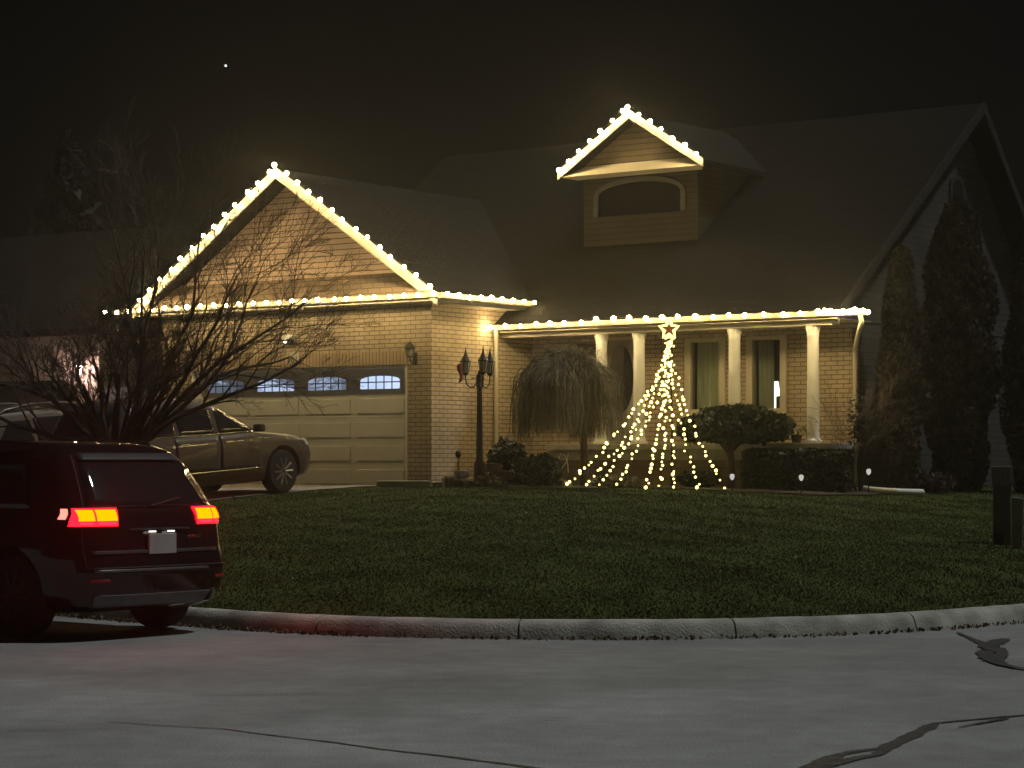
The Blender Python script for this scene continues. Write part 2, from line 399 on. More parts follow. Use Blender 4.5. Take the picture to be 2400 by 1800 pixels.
# tar seams on the road, as thin raised ribbons
def rp(px, py):
    Y = CH*F/(py-HZ); return Vector(((px-1200)/F*Y, Y, 0))
def ribbon(pts, widths, zl, sub=5):
    P = [rp(*p) for p in pts]; mb = MB(); L_, Rr = [], []
    Q, Wd = [], []
    for i in range(len(P)-1):
        for k in range(sub):
            t = k/sub; Q.append(P[i].lerp(P[i+1], t)); Wd.append(widths[i]*(1-t)+widths[i+1]*t)
    Q.append(P[-1]); Wd.append(widths[-1])
    for i, q in enumerate(Q):
        d = (Q[min(i+1, len(Q)-1)]-Q[max(i-1, 0)]).normalized(); nrm = Vector((-d.y, d.x, 0))
        w = Wd[i]*.5*random.uniform(.75, 1.25); off = nrm*random.uniform(-.006, .006)
        L_.append(q+nrm*w+off); Rr.append(q-nrm*w+off)
    for i in range(len(Q)):
        mb.v += [(L_[i].x, L_[i].y, zl), (Rr[i].x, Rr[i].y, zl)]
    for i in range(len(Q)-1): mb.f.append((2*i, 2*i+1, 2*i+3, 2*i+2))
    return mb
C4 = lambda l: [(1700+a/3.016, 1250+b/3.016) for a, b in l]
seams = [
 ([(250,1692),(400,1703),(520,1709),(640,1725),(760,1738),(900,1758),(1040,1773),(1200,1793),(1330,1812)], [.012,.014,.018,.022,.026,.032,.036,.04,.045]),
 (C4([(560,1720),(690,1630),(760,1585),(880,1552),(1000,1536),(1110,1530),(1200,1490),(1330,1430),(1420,1382),(1490,1345),(1700,1325),(1900,1308),(2140,1288)]), [.16,.13,.09,.075,.07,.09,.10,.09,.10,.05,.04,.055,.055]),
 (C4([(700,1648),(800,1626),(950,1590),(1060,1575),(1130,1540)]), [.12,.09,.07,.07,.07]),
 (C4([(1640,1378),(1760,1358),(1890,1334),(2000,1312)]), [.012,.03,.04,.03]),
 (C4([(1640,706),(1740,750),(1840,792),(1870,812)]), [.03,.05,.10,.2]),
 (C4([(1850,805),(1900,780),(1950,762),(1985,752)]), [.16,.16,.14,.1]),
 (C4([(1820,835),(1850,872),(1890,905),(1960,937),(2040,955),(2140,972)]), [.10,.16,.14,.08,.07,.06]),
 (C4([(1870,812),(1930,836),(1955,858),(1945,895),(1920,915)]), [.2,.16,.1,.1,.1]),
 ([(1262,1690),(1300,1688),(1345,1687)], [.01,.018,.01]),
 ([(1100,1682),(1140,1681)], [.01,.014]),
]
for i, (p, w) in enumerate(seams):
    o = ribbon(p, w, .004+.0015*i).build('tar_seam', M['tar'], road)

# ------------------------------------------------------------------ THE HOUSE
house = empty('brick_house', (CX, CY, HZ0), -TH, 'buff brick bungalow with attached garage, white porch columns and roof lights', 'house')
def wall_holes(mb, u0, u1, z0, z1, v0, v1, holes):
    us = sorted({u0, u1, *[h[0] for h in holes], *[h[1] for h in holes]}); zs = sorted({z0, z1, *[h[2] for h in holes], *[h[3] for h in holes]})
    for a, b in zip(us[:-1], us[1:]):
        run = None
        for c, d in zip(zs[:-1], zs[1:]):
            inside = any(h[0]-1e-6 <= a and b <= h[1]+1e-6 and h[2]-1e-6 <= c and d <= h[3]+1e-6 for h in holes)
            if inside:
                if run: mb.box(a, b, v0, v1, run[0], run[1]); run = None
            else: run = (run[0], d) if run else (c, d)
        if run: mb.box(a, b, v0, v1, run[0], run[1])
GL = -6.75
mb = MB(); wall_holes(mb, GL, 0, -.5, 3.34, 0, .3, [(-5.95, -.55, -.5, 2.25)]); mb.build('garage_wall', M['brick'], house)
MB().box(-.3, 0, .302, 3.1, -.5, 3.34).build('garage_side_wall', M['brick'], house)
MB().prism([(-6.95,3.36),(.26,3.36),(-3.33,5.76)], 'y', .0, .2).build('gable_siding', M['siding'], house)
# main wall with openings
WIN = [(3.47, 4.22, 1.36, 2.72), (4.75, 5.46, 1.36, 2.72)]
DOOR = (1.58, 2.40, .81, 2.74); SIDE = (.93, 1.44, .95, 2.70)
mb = MB(); wall_holes(mb, 0, 6.78, -.5, 2.92, 3.1, 3.35, WIN + [DOOR, SIDE]); mb.build('main_wall', M['brick'], house)
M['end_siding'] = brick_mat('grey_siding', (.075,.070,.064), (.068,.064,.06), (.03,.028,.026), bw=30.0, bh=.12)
M['grey_trim'] = pm('grey_trim', (.032,.030,.027), .6)
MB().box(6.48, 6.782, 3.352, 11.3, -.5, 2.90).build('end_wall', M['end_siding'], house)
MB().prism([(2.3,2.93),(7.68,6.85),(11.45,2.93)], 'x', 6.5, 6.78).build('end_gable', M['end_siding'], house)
aw = [(7.10,5.30),(7.52,5.30)] + [(7.31+.21*math.cos(t*math.pi/8), 5.62+.16*math.sin(t*math.pi/8)) for t in range(9)]
ew = MB().prism([(7.31+(p-7.31)*1.5, q+.07*(q > 5.4)-.05*(q < 5.4)) for p, q in aw], 'x', 6.783, 6.81).build('gable_window', M['grey_trim'], house)
MB().prism(aw, 'x', 6.812, 6.82).build('gable_pane', M['dark_glass'], ew)
# roofs
def chevron(uc, half, zt, zb, th): return [(uc+half, zb), (uc, zt), (uc-half, zb), (uc-half, zb-th), (uc, zt-th), (uc+half, zb-th)]
MB().prism(chevron(-3.33, 3.80, 5.95, 3.44, .14), 'y', -.42, 9.0).build('garage_roof', M['shingle'], house)
EV, EZ, PI_ = 1.86, 3.02, .84
PI_ = .725; RV, RZ = 7.68, 7.24; BV = 11.9
sec = [(EV, EZ), (RV, RZ), (BV, 3.02), (BV, 2.90), (RV, RZ-.14), (EV, EZ-.10)]
MB().prism(sec, 'x', -5.6, 7.16).build('main_roof', M['shingle'], house)
for sg, va, za, vb_, zb in ((1, EV, EZ, RV, RZ), (-1, BV, 3.02, RV, RZ)):
    MB().prism([(va, za+.015), (vb_, zb+.015), (vb_, zb-.20), (va, za-.20)], 'x', 7.162, 7.19).build('end_fascia', M['grey_trim'], house)
# pent roof across the garage front
MB().add([(-7.15,-.52,3.47),(.45,-.52,3.47),(-.30,-.002,3.92),(-6.36,-.002,3.92),(-7.15,-.52,3.40),(.45,-.52,3.40),(-.30,-.002,3.40),(-6.36,-.002,3.40)],
         [(0,1,2,3),(4,7,6,5),(0,4,5,1),(1,5,6,2),(3,2,6,7),(0,3,7,4)]).build('pent_roof', M['pent'], house)
# fascias on the gable
def rake(sign, uc, half, zt, zb, h, v0, v1, name):
    poly = [(uc, zt), (uc+sign*half, zb), (uc+sign*half, zb-h), (uc, zt-h)]
    MB().prism(poly, 'y', v0, v1).build(name, M['trim'], house)
rake(1, -3.33, 3.80, 5.97, 3.46, .20, -.46, -.423, 'rake_fascia'); rake(-1, -3.33, 3.80, 5.97, 3.46, .20, -.46, -.423, 'rake_fascia')
def gutter_u(name, a, b, v, z):
    return MB().prism([(v, z-.11), (v-.10, z-.09), (v-.125, z), (v-.11, z), (v-.09, z-.08), (v-.01, z-.095), (v-.01, z), (v, z)], 'x', a, b).build(name, M['gutter'], house)
gutter_u('garage_gutter', -7.55, .55, -.425, 3.48)
MB().prism([(.43,3.37),(.53,3.39),(.555,3.48),(.54,3.48),(.52,3.40),(.44,3.385),(.44,3.48),(.43,3.48)], 'y', -.42, 2.75).build('garage_side_gutter', M['gutter'], house)
MB().box(-7.2, .42, -.42, -.002, 3.34, 3.362).build('garage_soffit', M['trim'], house)
MB().box(.002, .42, .0, 2.7, 3.315, 3.336).build('garage_soffit', M['trim'], house)
gutter_u('porch_gutter', .06, 7.72, EV, 3.02)
MB().box(.06, 7.15, EV+.003, 3.098, 2.885, 2.90).build('porch_soffit', M['trim'], house)
MB().box(.02, 6.95, 2.05, 2.33, 2.80, 2.883).build('porch_beam', M['trim'], house)
# porch floor, foundation
MB().box(1.15, 7.0, 1.92, 3.098, .70, .81).build('porch_floor', M['concrete'], house, bevel=.012)
MB().box(1.2, 6.95, 1.99, 2.2, .52, .698).build('porch_band', M['concrete'], house)
MB().box(1.2, 6.95, 2.0, 2.22, -.5, .519).build('porch_foundation', M['stone'], house)
# columns
for u in (2.20, 3.01, 4.98, 6.52):
    MB().lathe([(.15,.812),(.15,.85),(.13,.87),(.112,.92),(.108,1.0),(.107,1.6),(.103,2.2),(.100,2.62),(.108,2.64),(.108,2.66),(.103,2.68),(.125,2.74),(.13,2.76),(.13,2.798)], (u, 2.19, 0), 20).build('porch_column', M['white'], house, smooth=40)
# windows of the main wall
for i, (a, b, c, d) in enumerate(WIN):
    fr = MB(); t = .075
    fr.box(a-.05, a+t, 3.06, 3.2, c-.03, d); fr.box(b-t, b+.05, 3.06, 3.2, c-.03, d); fr.box(a+t, b-t, 3.06, 3.2, d-t, d); fr.box(a+t, b-t, 3.06, 3.2, c-.03, c+t)
    fr.box(a-.08, b+.08, 3.03, 3.058, c-.07, c-.0)
    w = fr.build('window', M['trim'], house, bevel=.006)
    MB().box(a+t, b-t, 3.13, 3.137, c+t, d-t).build('window_pane', M['glass'], w)
    cu = MB(); n = 46; pts = []
    e = b-t if i == 0 else b-.36
    for k in range(n+1):
        u = a+t-.02 + (e-a-t+.04)*k/n; pts.append((u, 3.33 + .022*math.sin(k*1.45) + .012*math.sin(k*.6+1)))
    for k in range(n+1): cu.v += [(pts[k][0], pts[k][1], c-.1), (pts[k][0], pts[k][1], d+.05)]
    for k in range(n): cu.f.append((2*k, 2*k+2, 2*k+3, 2*k+1))
    cu.build('curtain', M['curtain'], w, smooth=80)
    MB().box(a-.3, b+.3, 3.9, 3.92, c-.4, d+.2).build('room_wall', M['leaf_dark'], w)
    if i == 1:
        MB().lathe([(.02,1.45),(.02,1.66),(.10,1.67),(.06,1.93)], (b-.47, 3.60, 0), 14).build('room_lamp', emission('room_lamp', (1,.95,.85), 2.6), w)
# front door with an oval light, and a dark sidelight window
a, b, c, d = DOOR
fr = MB().box(a-.07, a, 3.07, 3.2, c, d+.06).box(b, b+.07, 3.07, 3.2, c, d+.06).box(a, b, 3.07, 3.2, d, d+.06)
dr = MB().box(a, b, 3.16, 3.21, c, d).build('front_door', pm('front_door_paint', (.30,.29,.27), .5), house)
fr.build('door_frame', M['trim'], dr)
el = [((a+b)/2 + .27*math.cos(t*math.pi/14), (c+d)/2+.25 + .62*math.sin(t*math.pi/14)) for t in range(28)]
MB().prism(el, 'y', 3.145, 3.158).build('door_glass', M['dark_glass'], dr)
MB().ball((b-.08, 3.12, c+.95), .035).build('door_knob', M['chrome'], dr)
a, b, c, d = SIDE
w = MB().box(a-.05, a+.04, 3.07, 3.2, c, d).box(b-.04, b+.05, 3.07, 3.2, c, d).box(a+.04, b-.04, 3.07, 3.2, d-.06, d).box(a+.04, b-.04, 3.07, 3.2, c, c+.06).box((a+b)/2-.02, (a+b)/2+.02, 3.09, 3.19, c+.06, d-.06).build('window', pm('brown_frame', (.12,.085,.06), .6), house)
w['label'] = 'narrow dark brown window beside the front door'
MB().box(a+.04, b-.04, 3.14, 3.15, c+.06, d-.06).build('window_pane', M['dark_glass'], w)
# downpipes
dp = MB().tube([(.11,1.80,2.93),(.11,1.80,2.86),(.07,1.86,2.74),(.06,1.87,2.6),(.06,1.87,.5),(.06,1.87,-.02)], .042, 8).build('downpipe', M['trim'], house, smooth=50)
dp2 = MB().tube([(7.62,1.80,2.92),(7.62,1.84,2.80),(7.52,1.95,2.70),(6.92,2.95,2.45),(6.86,3.05,2.36),(6.86,3.06,2.2),(6.86,3.06,.6),(6.86,3.06,.02)], .042, 8).build('downpipe', M['trim'], house, smooth=50)
# lintel and number plaque
MB().box(-6.05, -3.44, -.012, .28, 2.252, 2.50).build('lintel', M['soldier'], house)
MB().box(-3.12, -.55, -.012, .28, 2.252, 2.50).build('lintel', M['soldier'], house)
pl = MB().box(-3.438, -3.122, -.022, .28, 2.252, 2.56).build('number_plaque', pm('limestone', (.50,.45,.35), .8, var=.08), house, bevel=.004)
def text(s, size, mat, parent, loc, rot, name, depth=.004):
    cu = bpy.data.curves.new(name, 'FONT'); cu.body = s; cu.size = size; cu.extrude = depth; cu.align_x = 'CENTER'
    o = bpy.data.objects.new(name, cu); COL.objects.link(o)
    bpy.context.view_layer.update()
    me = bpy.data.meshes.new_from_object(o.evaluated_get(bpy.context.evaluated_depsgraph_get()))
    bpy.data.objects.remove(o); o = bpy.data.objects.new(name, me); COL.objects.link(o); me.materials.clear(); me.materials.append(mat)
    o.location = loc; o.rotation_euler = rot; o.parent = parent; return o
text('701', .17, pm('number_bronze', (.13,.09,.05), .6), pl, (-3.28, -.026, 2.345), (R(90), 0, 0), 'house_number')
# garage door
GD = M['door']
gd = MB(); gv = .28
gd.box(-5.90, -.62, gv+.03, gv+.07, -.02, 2.24)
secs = [(.0, .425), (.433, .86), (.868, 1.295), (1.303, 1.735), (1.743, 2.235)]
for z0, z1 in secs: gd.box(-5.89, -.63, gv+.012, gv+.031, z0, z1)
gdo = gd.build('garage_door', GD, house, bevel=.003)
pn = MB()
for z0, z1 in secs[:4]:
    for k in range(4):
        uc = -1.41-1.28*k
        pn.box(uc-.56, uc+.56, gv-.004, gv+.0125, z0+.075, z1-.075)
pn.build('raised_panels', GD, gdo, bevel=.012)
jm = MB().box(-.62, -.55, .02, gv+.03, -.02, 2.245).box(-5.95, -5.90, .02, gv+.03, -.02, 2.245).box(-5.90, -.62, .10, gv+.03, 2.20, 2.245)
jm.build('door_jamb', M['white'], gdo)
def pane_mat(name, lo, hi, seed):
    m = bpy.data.materials.new(name); m.use_nodes = True; nt = m.node_tree; nt.nodes.clear(); N, L = nt.nodes, nt.links
    tc = N.new('ShaderNodeTexCoord'); mp = N.new('ShaderNodeMapping'); mp.inputs['Location'].default_value = (seed*7.3, seed*3.1, seed); mp.inputs['Scale'].default_value = (3.2, 1, 5.5)
    L.new(tc.outputs['Object'], mp.inputs[0]); nz = N.new('ShaderNodeTexVoronoi'); nz.inputs['Scale'].default_value = 1.0; L.new(mp.outputs[0], nz.inputs['Vector'])
    sp = N.new('ShaderNodeSeparateColor'); L.new(nz.outputs['Color'], sp.inputs[0])
    rp_ = N.new('ShaderNodeMapRange'); rp_.inputs[3].default_value = lo; rp_.inputs[4].default_value = hi; L.new(sp.outputs[0], rp_.inputs[0])
    e = N.new('ShaderNodeEmission'); e.inputs[0].default_value = (.58, .72, 1.0, 1); L.new(rp_.outputs[0], e.inputs[1])
    o = N.new('ShaderNodeOutputMaterial'); L.new(e.outputs[0], o.inputs[0]); return m
lev = [(.95,1.2), (.2,.62), (.15,1.0), (.10,.5)]
for k in range(4):
    uc = -1.41-1.28*k; hw = .47; zb, zs, zt = 1.83, 1.985, 2.07
    arch = [(uc-hw, zb), (uc+hw, zb)] + [(uc+hw*math.cos(t*math.pi/10), zs+(zt-zs)*math.sin(t*math.pi/10)**.8) for t in range(11)]
    fw = MB()
    rim_out = [(uc+(a-uc)*1.07, zb-.03 if i < 2 else b+.03) for i, (a, b) in enumerate(arch)]
    nA = len(arch)
    for y0, y1 in ((gv-.014, gv+.011),):
        vsx = [(a, y0, b) for a, b in rim_out] + [(a, y0, b) for a, b in arch] + [(a, y1, b) for a, b in rim_out] + [(a, y1, b) for a, b in arch]
        fs = []
        for i in range(nA):
            j = (i+1) % nA
            fs += [(i, j, nA+j, nA+i), (nA+i, nA+j, 3*nA+j, 3*nA+i), (j, i, 2*nA+i, 2*nA+j)]
        fw.add(vsx, fs)
    dk = MB()
    for q in range(1, 5):
        u = uc-hw+2*hw*q/5; top = zs+(zt-zs)*math.sqrt(max(0, 1-((u-uc)/hw)**2))**.8
        dk.box(u-.010, u+.010, gv-.012, gv+.006, zb, top)
    dk.box(uc-hw, uc+hw, gv-.0125, gv+.006, 1.945, 1.965)
    pane = MB().prism(arch, 'y', gv-.004, gv+.0105).build('window_pane', pane_mat('lit_garage_pane', lev[k][0], lev[k][1], k), gdo)
    if k == 0: pane['label'] = 'brightest arched garage door window, nearest the coach lamp'
    fw.build('window_frame', GD, gdo); dk.build('window_bars', M['black_plastic'], gdo)
# dormer
MB().box(.55, 3.10, 4.05, 7.0, 4.3, 6.02).build('dormer_wall', M['dormer_shade'], house)
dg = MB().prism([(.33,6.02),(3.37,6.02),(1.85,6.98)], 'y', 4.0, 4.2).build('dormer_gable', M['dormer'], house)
MB().prism(chevron(1.85, 1.60, 7.07, 6.04, .10), 'y', 3.66, 7.2).build('dormer_roof', M['shingle'], house)
rake(1, 1.85, 1.62, 7.09, 6.05, .16, 3.62, 3.657, 'dormer_fascia'); rake(-1, 1.85, 1.62, 7.09, 6.05, .16, 3.62, 3.657, 'dormer_fascia')
MB().add([(.29,3.64,5.93),(3.41,3.64,5.93),(3.05,3.99,6.15),(.65,3.99,6.15),(.45,3.99,5.90),(3.25,3.99,5.90)], [(0,1,2,3),(0,4,5,1),(1,5,2),(0,3,4),(3,2,5,4)]).build('dormer_ledge', M['trim'], house)
a, b, c, zs, zt = .90, 2.75, 5.17, 5.55, 5.78; uc = (a+b)/2; hw = (b-a)/2
arc = lambda k, g: [(uc+(hw+g)*math.cos(t*math.pi/16), zs+(zt-zs+g)*math.sin(t*math.pi/16)) for t in range(17)]
inn = [(a, c), (b, c)] + arc(0, 0); outr = [(a-.1, c), (b+.1, c)] + arc(0, .1); nA = len(inn)
fw = MB(); vsx = [(p[0], 4.0, p[1]) for p in outr] + [(p[0], 4.0, p[1]) for p in inn] + [(p[0], 4.049, p[1]) for p in outr] + [(p[0], 4.049, p[1]) for p in inn]; fs = []
for i in range(1, nA):
    j = (i+1) % nA; fs += [(i, j, nA+j, nA+i), (nA+i, nA+j, 3*nA+j, 3*nA+i), (j, i, 2*nA+i, 2*nA+j)]
fw.add(vsx, fs); dw = fw.build('dormer_window', pm('shaded_trim', (.10,.088,.068), .6), house)  # window trim darkened in colour to go with the wall's painted shade
MB().prism(inn, 'y', 4.03, 4.046).build('dormer_pane', M['dark_glass'], dw)

# wall-mounted coach lamp and security light
def wpt(u, v, z): p = W(u, v, z); return (p.x, p.y, p.z)
cl = empty('coach_lamp', wpt(-.36, -.002, 2.3), -TH, 'unlit bronze coach lamp on the brick pier beside the garage door', 'wall lamp')
MB().box(-.045, .045, -.025, 0, -.06, .16).build('back_plate', M['black_iron'], cl, bevel=.008)
MB().tube([(0,-.02,.0),(.02,-.10,-.05),(.02,-.17,0),(.0,-.17,.06)], .012, 6).build('bracket', M['black_iron'], cl)
MB().lathe([(.03,.06),(.075,.09),(.085,.20),(.08,.205)], (0,-.17,0), 8).build('lamp_glass', pm('bronze_glass', (.22,.19,.13), .25), cl)
MB().lathe([(.1,.205),(.1,.22),(.085,.27),(.05,.31),(.012,.325),(.012,.35)], (0,-.17,0), 10).build('lamp_cap', M['black_iron'], cl, smooth=50)
sl = empty('security_light', wpt(-3.36, -.002, 2.72), -TH, 'small white security light with one bright lens above the number plaque', 'security light')
MB().box(-.13, .13, -.10, 0, .06, .155).build('housing', M['white'], sl, bevel=.015)
MB().box(-.05, .10, -.085, -.01, -.03, .058).build('sensor', M['black_plastic'], sl, bevel=.01)
MB().ball((-.03, -.11, .015), .03, 10, 6, .7).build('lens', emission('security_lens', (1,.93,.7), 6), sl)

# ------------------------------------------------------------------ light strings on the house
bulb_me = None
def mk_bulb(r, mat, name):
    bm = bmesh.new(); bmesh.ops.create_icosphere(bm, subdivisions=2, radius=r)
    me = bpy.data.meshes.new(name); bm.to_mesh(me); bm.free(); me.materials.append(mat); me.shade_smooth(); return me
BM_roof = mk_bulb(.040, M['bulb'], 'bulb'); BM_tree = mk_bulb(.0205, M['tbulb'], 'small_bulb')
sock = MB().lathe([(.012,-.03),(.014,.03)], n=6)
def light_string(label, pts, spacing=.33, jit=.012, sag=.02):
    """pts in the house frame"""
    root = empty('light_string', tuple(W(*pts[0])), 0, label, 'string lights', 'warm white light strings on the house')
    inv = Vector(root.location)
    P = [W(*p) for p in pts]; seg = [(P[i+1]-P[i]).length for i in range(len(P)-1)]; tot = sum(seg)
    def pos(s):
        for i, l in enumerate(seg):
            if s <= l or i == len(seg)-1: return P[i].lerp(P[i+1], min(1, s/l))
            s -= l
    n = max(2, round(tot/spacing)); wp = []; 
    for k in range(n+1):
        p = pos(tot*k/n) + Vector((random.gauss(0, jit), random.gauss(0, jit), random.gauss(0, jit)))
        b = bpy.data.objects.new('bulb', BM_roof); COL.objects.link(b); b.parent = root; b.location = p-inv
        b.scale = [random.uniform(.88, 1.12)]*3
        wp.append(p-inv+Vector((0, 0, .035)))
        if k < n: q = pos(tot*(k+.5)/n); wp.append(q-inv+Vector((0, 0, .035-sag)))
    MB().tube(wp, .006, 4).build('wire', M['wire'], root)
    return root
gvv = -.425-.125-.13
light_string('string of bulbs up the garage gable slope behind the bare tree', [(-7.06,-.57,3.45), (-3.38,-.57,5.90)])
light_string('string of bulbs down the garage gable slope facing the dormer', [(-3.24,-.59,6.0), (.40,-.59,3.58)])
light_string('long string of bulbs along the gutter above the garage door', [(-7.62, gvv, 3.44), (.56, gvv, 3.44)])
light_string('short string of bulbs along the garage side gutter', [(.685, -.42, 3.44), (.685, 2.55, 3.44)])
light_string('long string of bulbs along the porch gutter', [(.12, 1.60, 2.975), (2.1, 1.60, 2.99), (2.25, 1.59, 3.03), (4.4, 1.60, 3.01), (7.60, 1.60, 2.97)], .34)
light_string('bunched end of bulbs at the porch gutter corner above the downpipe', [(7.05, 1.60, 2.985), (7.78, 1.62, 2.965), (7.80, 1.70, 2.965)], .12)
light_string('string of bulbs up the dormer slope facing the garage', [(.30, 3.51, 6.04), (1.80, 3.51, 7.05)], .30)
light_string('string of bulbs down the dormer slope away from the garage', [(1.90, 3.49, 7.12), (3.42, 3.49, 6.12)], .30)

# ------------------------------------------------------------------ cone of lights on the lawn
LTX, LTY = at(1575, 37.6), 37.6; lt0 = Vector((LTX, LTY, GZ(LTX, LTY)))
lt = empty('light_tree', tuple(lt0), 0, 'cone of twinkling light strands with a glowing star on top', 'light tree')
apex = Vector((at(1568, 37.6), 37.6, hz(800, 37.6))) - lt0
MB().tube([(0,0,-.02), (0,0,1.3), tuple(apex+Vector((0,0,.02)))], .016, 6).build('pole', M['black_iron'], lt)
ends = [(1324,38.6),(1368,37.6),(1401,36.9),(1442,36.7),(1512,36.6),(1582,36.5),(1639,36.7),(1698,37.4),(1545,38.9)]
for i, (px, Y) in enumerate(ends):
    X = at(px, Y); e = Vector((X, Y, GZ(X, Y)+.03)) - lt0
    pts = []; n = 60
    side = (X-lt0.x)
    for k in range(n+1):
        s = k/n; f = .93*s**1.62 + .07*s**.7; 
        p = Vector((apex.x+(e.x-apex.x)*f, apex.y+(e.y-apex.y)*f, apex.z+(e.z-apex.z)*s))
        p.x += .06*math.sin(s*9+i*1.7)*(.3+s)*(1-s); p.y += .03*math.sin(s*7+i)*(1-s)
        pts.append(p)
    st = MB().tube(pts[::3], .004, 4).build('strand', M['wire'], lt)
    s = .0; cum = [0]
    for k in range(n): cum.append(cum[-1]+(pts[k+1]-pts[k]).length)
    sp_ = .092; d = random.uniform(0, sp_)
    while d < cum[-1]-.01:
        k = int(np.searchsorted(cum, d))-1; k = max(0, min(n-1, k)); f = (d-cum[k])/(cum[k+1]-cum[k])
        p = pts[k].lerp(pts[k+1], f)
        b = bpy.data.objects.new('bulb', BM_tree); COL.objects.link(b); b.parent = st
        b.location = p + Vector((random.gauss(0,.02), random.gauss(0,.02), random.gauss(0,.018)))
        b.scale = [random.choice((.75,.85,.95,1.0,1.1,1.3))]*3
        d += sp_*random.uniform(.72, 1.3)
# star: an outline tube and a small red star in its middle
def star_pts(r, r2, c, rot=0): return [(c[0]+(r if k % 2 == 0 else r2)*math.sin(k*math.pi/5+rot), c[1], c[2]+(r if k % 2 == 0 else r2)*math.cos(k*math.pi/5+rot)) for k in range(10)]
sc_ = apex + Vector((0, 0, .20))
sp = star_pts(.165, .082, sc_); 
so = MB().tube(sp+[sp[0]], .027, 6).build('star', emission('star_glow', (1.0,.74,.20), 3.5), lt)
MB().prism([(p[0], p[2]) for p in star_pts(.055, .023, sc_)], 'y', sc_.y-.02, sc_.y+.01).build('star_centre', emission('star_red', (.6,.10,.03), .5), so)
MB().tube([tuple(apex+Vector((-.07,0,.04))), tuple(apex+Vector((0,-.03,.07))), tuple(apex+Vector((.08,0,.04))), tuple(apex+Vector((.0,.03,-.0))), tuple(apex+Vector((-.07,-.02,-.03))), tuple(apex+Vector((.05,-.03,-.06)))], .014, 6).build('light_coil', emission('coil_glow', (1.0,.74,.2), 3.5), lt)

# ------------------------------------------------------------------ lamp post
LX, LY = at(1124, 38.9), 38.9; lz = GZ(LX, LY)
lp = empty('lamp_post', (LX, LY, lz), 0, 'black three-lantern lamp post in the garden bed by the garage corner', 'lamp post')
MB().lathe([(.13,0),(.13,.05),(.105,.08),(.10,.40),(.075,.46),(.062,.50),(.052,1.2),(.045,1.70),(.06,1.74),(.06,1.92),(.04,1.95),(.012,2.02)], n=14).build('post', M['black_iron'], lp, smooth=45)
for k, a in enumerate((R(165), R(45), R(285))):
    c, s = math.cos(a), math.sin(a); r = .25
    arm = MB().tube([(c*.05,s*.05,1.82),(c*.10,s*.10,1.735),(c*.17,s*.17,1.725),(c*.23,s*.23,1.78),(c*r,s*r,1.87),(c*r,s*r,1.93)], .013, 6)
    arm.tube([(c*.05,s*.05,1.87),(c*.10,s*.10,1.895),(c*.14,s*.14,1.87)], .008, 5)
    arm.build('arm', M['black_iron'], lp, smooth=60)
    ln = MB().lathe([(.02,1.93),(.045,1.945),(.05,1.975)], (c*r,s*r,0), 8)
    ln.lathe([(.088,2.165),(.095,2.175),(.06,2.24),(.03,2.29),(.013,2.36),(.003,2.43)], (c*r,s*r,0), 8)
    for q in range(6):
        b_ = q*math.pi/3; ln.tube([(c*r+.05*math.cos(b_), s*r+.05*math.sin(b_), 1.97), (c*r+.082*math.cos(b_), s*r+.082*math.sin(b_), 2.168)], .007, 4)
    l_ = ln.build('lantern', M['black_iron'], lp, smooth=40)
    MB().lathe([(.045,1.976),(.074,2.164)], (c*r,s*r,0), 8).build('lantern_glass', M['lamp_glass'], l_)
c, s = math.cos(R(165)), math.sin(R(165))
rb = MB()
for k in range(7):
    rb.v += [(0+.0*k, -.05+.01*math.sin(k*2), .22-.05*k), (-.10-.02*math.sin(k*1.3)+.02*k*.3, -.05-.02*math.cos(k*1.7), .19-.055*k)]
for k in range(6): rb.f.append((2*k, 2*k+1, 2*k+3, 2*k+2))
ro = rb.build('ribbon', pm('pink_cloth', (.45,.16,.13), .8, var=.2), smooth=80); ro.location = (LX+c*.29, LY+s*.29-.02, lz+1.93)
sm = ro.modifiers.new('thick', 'SOLIDIFY'); sm.thickness = .006
tag(ro, 'faded pink cloth hanging from a lantern of the lamp post', 'ribbon')

# ------------------------------------------------------------------ bare multi-stem tree in front of the driveway
LIFT = 0.0
def grow(stems_mb, twig_mb, p, d, length, r, level, maxl, spread, droop, segs=6):
    pts = [Vector(p)]; rs = [r]; d = Vector(d).normalized(); step = length/segs; mid = []
    for i in range(segs):
        d = (d + Vector((random.gauss(0,.13), random.gauss(0,.13), random.gauss(0,.11)+droop[level]))).normalized()
        pts.append(pts[-1]+d*step); rs.append(max(.0028, r*(1-.80*(i+1)/segs))); mid.append((pts[-1].copy(), d.copy(), rs[-1]))
    (stems_mb if level < 2 else twig_mb).tube(pts, rs, 6 if level == 0 else (4 if level == 1 else 3), cap=level == 0)
    if level >= maxl: return
    n = (9, 7, 6, 5)[level]
    for k in range(n):
        j = int(segs*(.30+.70*(k+random.random())/n)); j = min(segs-1, j); q, dd_, rr = mid[j]
        side = dd_.orthogonal(); side.rotate(Matrix.Rotation(random.random()*2*math.pi, 3, dd_))
        nd = (dd_ + side*spread*random.uniform(.6, 1.25) + Vector((0, 0, LIFT))).normalized()
        grow(stems_mb, twig_mb, q, nd, length*(random.uniform(.28, .47) if LIFT > .2 else random.uniform(.36, .58)), max(.0035, rr*.62), level+1, maxl, spread, droop, max(3, segs-1))
BX, BY = at(272, 30.0), 30.0; bz = GZ(BX, BY)
bt = empty('bare_tree', (BX, BY, bz), 0, 'leafless many-stemmed tree spreading in front of the garage and driveway', 'tree')
random.seed(5)
LIFT = .26
A, B = MB(), MB()
FZ = 1.12
A.tube([(0,0,-.1),(.02,0,.3),(-.02,.01,.8),(0,0,FZ+.05)], [.21,.17,.16,.17], 10)
NS = 20
